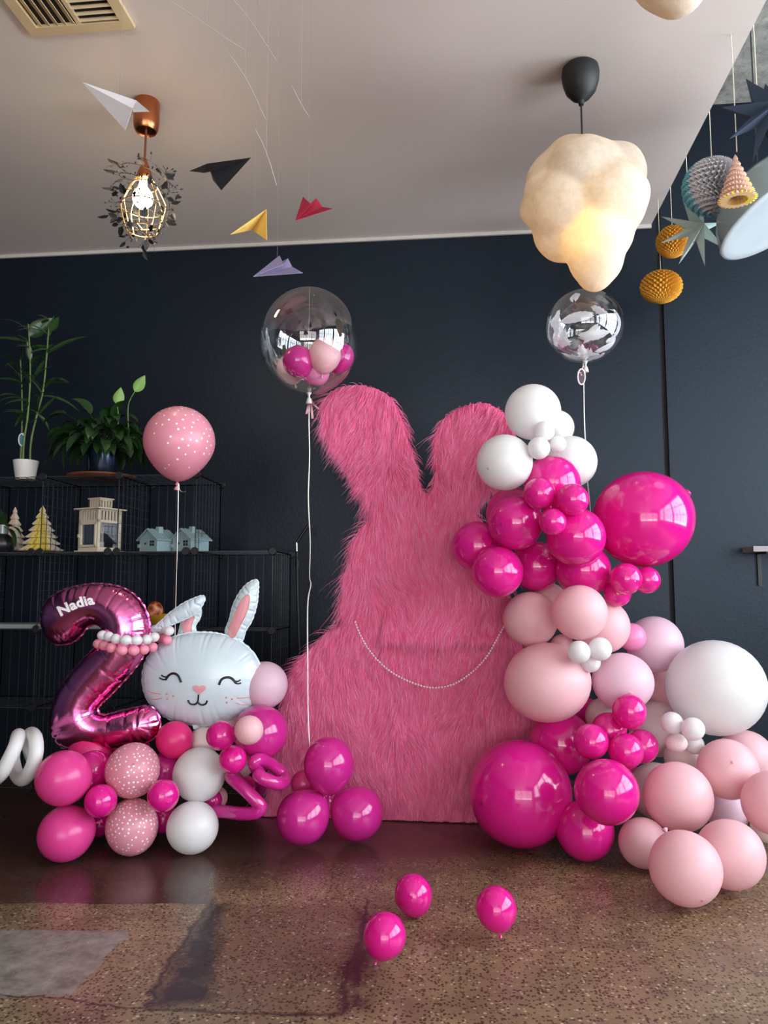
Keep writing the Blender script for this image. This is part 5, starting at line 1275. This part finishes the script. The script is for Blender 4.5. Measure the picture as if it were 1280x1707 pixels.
def lily():
    Y = 3.52; b = np.array([PY(170, 795, Y)[0], Y, sz[0]+0.003])
    wp = tag(one(lambda m: m.lathe([(0, 0), (0.14, 0), (0.158, 0.008), (0.160, 0.014), (0.155, 0.016), (0.13, 0.010), (0, 0.009)], b, 48), 'wooden_plate', plain('reddish_wood', '#7a4226', 0.4, var=0.2, vscale=30), smooth=True), 'round reddish wooden plate under the leafy pot on the shelving top', 'plate')
    b = b+np.array([0.0, 0, 0.011]); root = empty('peace_lily_plant', b, 'bushy peace lily in a dark metallic pot on the wooden plate', 'potted plant')
    one(lambda m: m.lathe([(0, 0), (0.062, 0), (0.068, 0.01), (0.076, 0.12), (0.080, 0.15), (0.076, 0.152), (0.07, 0.14), (0, 0.138)], b, 40), 'pot', plain('dark_metallic_pot', '#39475a', 0.22, 0.9, var=0.3, vscale=14), root, True)
    def fol(m):
        rg = random.Random(9); c = b+np.array([0, 0, 0.14])
        for _ in range(120):
            a = rg.uniform(0, 2*PI); el = rg.uniform(-0.1, 1.3); L1 = rg.uniform(0.08, 0.19)
            d = np.array([math.cos(a)*math.cos(el), math.sin(a)*math.cos(el)*0.8, math.sin(el)*0.85]); st = c+d*L1*0.5; e = c+d*L1*np.array([1.1, 1, 1])
            m.tube([c+d*0.02, st, e], 0.0012, 4); leaf(m, e, d+np.array([0, 0, -0.25]), rg.uniform(0.09, 0.15), rg.uniform(0.038, 0.058), rg.uniform(1.2, 2.8), 8, 0.12, twist=rg.uniform(-0.5, 0.5))
        for (x, y), (x1, y1), L_ in (((108, 720), (82, 745), 0.16), ((110, 690), (80, 690), 0.14), ((225, 730), (240, 770), 0.12), ((150, 690), (130, 655), 0.13), ((110, 740), (108, 780), 0.13), ((160, 730), (165, 760), 0.13)):
            p, q = PY(x, y, Y-0.1), PY(x1, y1, Y-0.1); m.tube([c, (c+p)/2+[0, 0, 0.03], p], 0.0012, 4); leaf(m, p, q-p, L_, 0.06, 1.2, twist=0.5)
    one(fol, 'foliage', GRN, root, 'all')
    for (x, y), (x1, y1), (tx, ty) in (((197, 690), (195, 673), (201, 648)), ((214, 675), (225, 652), (240, 628))):
        def fl(m):
            p, q, t = PY(x, y+40, Y-0.02), PY(x1, y1, Y-0.06), PY(tx, ty, Y-0.06); m.tube(smoothcurve([p, PY(x, y, Y-0.04), q], 5), 0.0018, 6)
            leaf(m, q, t-q, np.linalg.norm(t-q)*1.1, 0.052, 0.0, 10, 0.3, twist=1.2)
        one(fl, 'spathe', GRN2, root, 'all')
lily()
# trees, vase, lantern, little houses on the second level
def lv1(px, Y): return np.array([PY(px, 905, Y)[0], Y, sz[1]+0.003])
treecone((68, 843), (68, 919), 68, 0, ([YEL, CRM], lambda a, u: 1 if (math.cos(a) < -0.35 or math.cos(a) > 0.8) else 0), 'cream and yellow honeycomb paper tree standing on the shelf, the whole one', y=3.64, tiers=7, slots=14)
treecone((22, 845), (22, 918), 46, 0, ([PEACH, CRM], lambda a, u: 1 if math.cos(a) > 0.5 else 0), 'peach honeycomb paper tree partly hidden behind the black vase', y=3.69, tiers=7, slots=14)
def vase():
    b = lv1(3, 3.50); root = empty('vase_plant', b, 'black round vase holding a leafy plant at the photo\'s left edge', 'potted plant')
    one(lambda m: m.lathe([(0, 0), (0.035, 0), (0.052, 0.015), (0.061, 0.04), (0.054, 0.068), (0.030, 0.088), (0.024, 0.092), (0.0, 0.09)], b, 36), 'pot', plain('black_ribbed_ceramic', '#17181a', 0.35), root, True)
    one(lambda m: m.lathe([(0.0, 0.088), (0.022, 0.09), (0.025, 0.135), (0.022, 0.135), (0.0, 0.12)], b+np.array([0.004, 0, 0]), 24), 'glass_neck', plain('grey_glass', '#90979a', 0.12), root, True)
    def fol(m):
        c = b+np.array([0, 0, 0.12])
        for dx, dz, L_, w, dr in ((0.9, 0.35, 0.16, 0.042, 1.6), (0.7, 0.05, 0.17, 0.04, 2.2), (0.1, 1, 0.10, 0.03, 0.4), (-0.6, 0.9, 0.15, 0.035, 0.9), (0.3, 0.7, 0.12, 0.03, 1.1), (-0.9, 0.2, 0.15, 0.04, 1.6)): leaf(m, c, (dx, -0.35, dz), L_, w, dr, 10, 0.15, twist=0.3)
    one(fol, 'foliage', GRN, root, 'all')
vase()
def lantern():
    # turned a little, so its right flank shows
    Y = 3.52; b = lv1(166, Y); CR = plain('cream_painted_wood', '#cfc3ae', 0.5, var=0.08); root = empty('candle_lantern', b, 'cream wooden candle lantern with glass sides inside the wire shelving', 'lantern')
    a = -0.42; c_, s_ = math.cos(a), math.sin(a); k = Y/F
    W, H = 0.068, 0.150
    def TB(m, x0, x1, y0, y1, z0, z1, mi=0):
        q = MB(); q.box(x0, x1, y0, y1, z0, z1); V = q.v[0]; V = np.stack([V[:, 0]*c_-V[:, 1]*s_, V[:, 0]*s_+V[:, 1]*c_, V[:, 2]], 1)+b; m.add(V, q.f, mi)
    def body(m):
        TB(m, -W-0.012, W+0.012, -W-0.012, W+0.012, 0, 0.008)
        TB(m, -W, W, -W, W, 0.008, 0.022)
        for sxx in (-1, 1):
            for sy in (-1, 1): TB(m, *sorted((sxx*W, sxx*(W-0.013))), *sorted((sy*W, sy*(W-0.013))), 0.02, 0.20)
        for z0, z1 in ((0.140, 0.152), (0.196, 0.204)):
            for s in (-1, 1): TB(m, -W, W, *sorted((s*W, s*(W-0.01))), z0, z1); TB(m, *sorted((s*W, s*(W-0.01))), -W, W, z0, z1)
        for i in range(7):
            x = -W+0.013+(2*W-0.026)*i/6
            for s in (-1, 1): TB(m, x-0.004, x+0.004, *sorted((s*W, s*(W-0.006))), 0.15, 0.20); TB(m, *sorted((s*W, s*(W-0.006))), x-0.004, x+0.004, 0.15, 0.20)
        TB(m, -W-0.018, W+0.018, -W-0.018, W+0.018, 0.203, 0.209)
    one(body, 'body', CR, root)
    w = 0.037
    def cup(m):
        for z0, z1 in ((0.209, 0.216), (0.247, 0.256)): TB(m, -w, w, -w, w, z0, z1)
        for i in range(5):
            x = -w+0.004+(2*w-0.008)*i/4
            for s in (-1, 1): TB(m, x-0.004, x+0.004, *sorted((s*w, s*(w-0.006))), 0.215, 0.25); TB(m, *sorted((s*w, s*(w-0.006))), x-0.004, x+0.004, 0.215, 0.25)
        TB(m, -w-0.006, w+0.006, -w-0.006, w+0.006, 0.255, 0.260)
    one(cup, 'chimney', CR, root)
    one(lambda m: m.tube([b+np.array([c_*w*1.0+0.002+0.022*math.sin(v), s_*w+0.01, 0.213+0.022-0.022*math.cos(v)]) for v in np.linspace(0, PI, 14)], 0.002, 6), 'handle', CR, root)
    dr = MB(); TB(dr, -W+0.012, -W+0.022, -W-0.004, -W+0.002, 0.024, 0.14); TB(dr, W-0.022, W-0.012, -W-0.004, -W+0.002, 0.024, 0.14); TB(dr, -W+0.012, W-0.012, -W-0.004, -W+0.002, 0.024, 0.034); TB(dr, -W+0.012, W-0.012, -W-0.004, -W+0.002, 0.130, 0.140); TB(dr, -W+0.004, -W+0.013, -W-0.009, -W-0.004, 0.07, 0.085)
    dr.build('door', CR, root)
    gl = MB(); TB(gl, -W+0.02, W-0.02, -W+0.003, -W+0.005, 0.03, 0.135); TB(gl, W-0.006, W-0.004, -W+0.013, W-0.013, 0.022, 0.14); gl.build('pane', CLEAR, root)
    one(lambda m: m.lathe([(0, 0.024), (0.02, 0.024), (0.02, 0.05), (0.0, 0.052)], b, 20), 'candle', plain('wax', '#e6e0d2', 0.5), root, True)
lantern()
def little_house(px0, label):
    Y = 3.50; s = 1.0; b = lv1(px0, Y); TM = plain('pale_teal_tin', '#8fa9ac', 0.45, 0.2, var=0.05) if 'pale_teal_tin' not in bpy.data.materials else bpy.data.materials['pale_teal_tin']
    root = empty('tin_house', b, label, 'decorative house', 'pale teal tin houses on the shelf')
    a = -0.50; c_, s_ = math.cos(a), math.sin(a); W, D, H, R = 0.062, 0.055, 0.060, 0.104
    rot = lambda V: np.stack([np.asarray(V)[:, 0]*c_-np.asarray(V)[:, 1]*s_, np.asarray(V)[:, 0]*s_+np.asarray(V)[:, 1]*c_, np.asarray(V)[:, 2]], 1)+b
    m = MB(); V = [(-W, -D, 0), (W, -D, 0), (W, -D, H), (0, -D, R-0.004), (-W, -D, H)]; V += [(x, D, z) for x, _, z in V]
    m.add(rot(V), [(0, 1, 2, 3, 4), (9, 8, 7, 6, 5), (0, 5, 6, 1), (1, 6, 7, 2), (4, 9, 5, 0), (2, 7, 8, 3), (3, 8, 9, 4)]); m.build('walls', TM, root)
    m = MB(); o = 0.012; t = 0.004
    for sg in (-1, 1):
        ex, ez = sg*(W+o), H-o*(R-H)/W; V = [(0, -D-o, R), (ex, -D-o, ez), (ex, D+o, ez), (0, D+o, R), (0, -D-o, R+t), (ex, -D-o, ez+t), (ex, D+o, ez+t), (0, D+o, R+t)]
        m.add(rot(V), [(0, 1, 2, 3), (7, 6, 5, 4), (0, 4, 5, 1), (1, 5, 6, 2), (2, 6, 7, 3), (3, 7, 4, 0)])
        for j in range(6):
            y = -D-o+0.008+j*0.022; V = [(0, y, R+t), (ex, y, ez+t), (ex, y+0.003, ez+t), (0, y+0.003, R+t), (0, y, R+t+0.003), (ex, y, ez+t+0.003), (ex, y+0.003, ez+t+0.003), (0, y+0.003, R+t+0.003)]
            m.add(rot(V), [(7, 6, 5, 4), (0, 4, 5, 1), (1, 5, 6, 2), (2, 6, 7, 3), (3, 7, 4, 0)])
    m.build('roof', TM, root)
    m = MB(); q = MB(); q.box(0.008, 0.030, -0.02, 0.004, R-0.02, R+0.014); m.add(rot(q.v[0]), q.f); m.build('chimney', TM, root)
    DK = bpy.data.materials.get('dark_opening') or plain('dark_opening', '#14181b', 0.8)
    m = MB()
    for i in (0, 1):
        for j in (0, 1): q = MB(); q.box(0.012+i*0.017, 0.025+i*0.017, -D-0.0012, -D-0.0002, 0.026+j*0.014, 0.037+j*0.014); m.add(rot(q.v[0]), q.f)
    m.build('window', DK, root)
    m = MB(); ht = []
    for v in np.linspace(0, 2*PI, 24, endpoint=False): ht.append((-0.020+0.0075*math.sin(v)**3*1.0, 0.038+(13*math.cos(v)-5*math.cos(2*v)-2*math.cos(3*v)-math.cos(4*v))*0.0004))
    V = [(x, -D-0.0012, z) for x, z in ht]+[(x, -D-0.0002, z) for x, z in ht]; k = len(ht); m.add(rot(V), [tuple(range(k))]+[(i, k+i, k+(i+1) % k, (i+1) % k) for i in range(k)]); m.build('heart_cutout', DK, root)
    m = MB(); q = MB(); q.box(-0.047, 0.003, -D-0.0008, -D, 0.004, 0.062); q2 = MB(); q2.box(-W-0.012, -W+0.004, -D-0.003, -D+0.004, 0.020, 0.036); m.add(rot(q.v[0]), q.f); m.add(rot(q2.v[0]), q2.f); m.build('door', TM, root)
little_house(263, 'pale teal tin house with a heart cutout, next to the cream lantern')
little_house(318, 'pale teal tin house with a heart cutout, right of its twin at the shelf\'s end')
def bowl():
    b = np.array([PY(270, 1050, SF+0.12)[0], SF+0.12, sz[2]+0.003]); YB_ = plain('yellow_ceramic', '#d8a233', 0.35, var=0.15)
    tag(one(lambda m: m.lathe([(0, 0), (0.04, 0), (0.05, 0.012), (0.085, 0.03), (0.105, 0.062), (0.101, 0.063), (0.08, 0.036), (0, 0.02)], b, 40), 'yellow_bowl', YB_, smooth=True), 'yellow bowl in the wire shelving between the number two and the bunny face', 'bowl')
    m = NT('painted_egg_glaze'); n = m.n('TexVoronoi', {'Vector': m.obj(), 'Scale': 40.0}); m.princ(Base_Color=m.ramp(n.outputs[0], [(0.2, hexc('#7a2f1a')), (0.5, hexc('#c0603a')), (0.8, hexc('#d9a070'))]), Roughness=0.3)
    tag(one(lambda q: q.sphere(b+np.array([-0.028, -0.02, 0.075]), (0.038, 0.038, 0.050), 24), 'painted_egg', m.m, smooth='all'), 'orange-red patterned egg sitting in the yellow bowl', 'egg')
bowl()
# black light stand beside the shelving
def stand():
    Y = 3.86; SM = plain('black_stand_metal', '#1d2024', 0.35, 0.3); P = lambda x, y: PY(x, y, Y)
    b = P(500, 1330); b[2] = 0.0; root = empty('light_stand', b, 'thin black stand with an angled arm between shelving and fur rabbit', 'stand')
    one(lambda m: (m.tube([P(494.5, 920), P(496, 1000), P(499, 1100), (P(502, 1200)[0], Y, 0.02)], 0.0065, 10), m.lathe([(0, 0), (0.011, 0), (0.011, 0.03), (0, 0.03)], P(495.5, 940)-np.array([0, 0, 0.015]), 14)), 'pole', SM, root, True)
    one(lambda m: m.tube([P(494.2, 904), P(494.5, 919)], 0.0055, 10), 'spigot', plain('chrome_spigot', '#c8c8c6', 0.25, 0.9), root, True)
    one(lambda m: m.tube([P(495, 904), P(514, 875)], 0.008, 10), 'arm', SM, root, True)
    for a in (0.3, 2.4, 4.5): one(lambda m: m.tube([(b[0], Y, 0.12), (b[0]+0.15*math.cos(a), Y+0.15*math.sin(a), 0.008)], 0.006, 8), 'leg', SM, root, True)
stand()
# narrow shelf on brackets at the right
def wallshelf():
    x0 = PY(1252, 915, 3.93)[0]; z = PY(1252, 915, 3.93)[2]; root = empty('wall_shelf', (x0+0.3, YW, z), 'pale grey narrow wall shelf on a black bracket at the photo\'s right edge', 'shelf')
    one(lambda m: m.box(x0, x0+0.75, 3.90, YW, z-0.014, z+0.012), 'board', plain('pale_grey_board', '#9a9394', 0.5), root)
    for dx in (0.075, 0.65): one(lambda m: (m.box(x0+dx-0.009, x0+dx+0.009, YW-0.012, YW, z-0.18, z-0.014), m.box(x0+dx-0.009, x0+dx+0.009, 3.92, YW, z-0.022, z-0.014)), 'bracket', BLACKM, root)
wallshelf()
SC.view_layers[0].update()
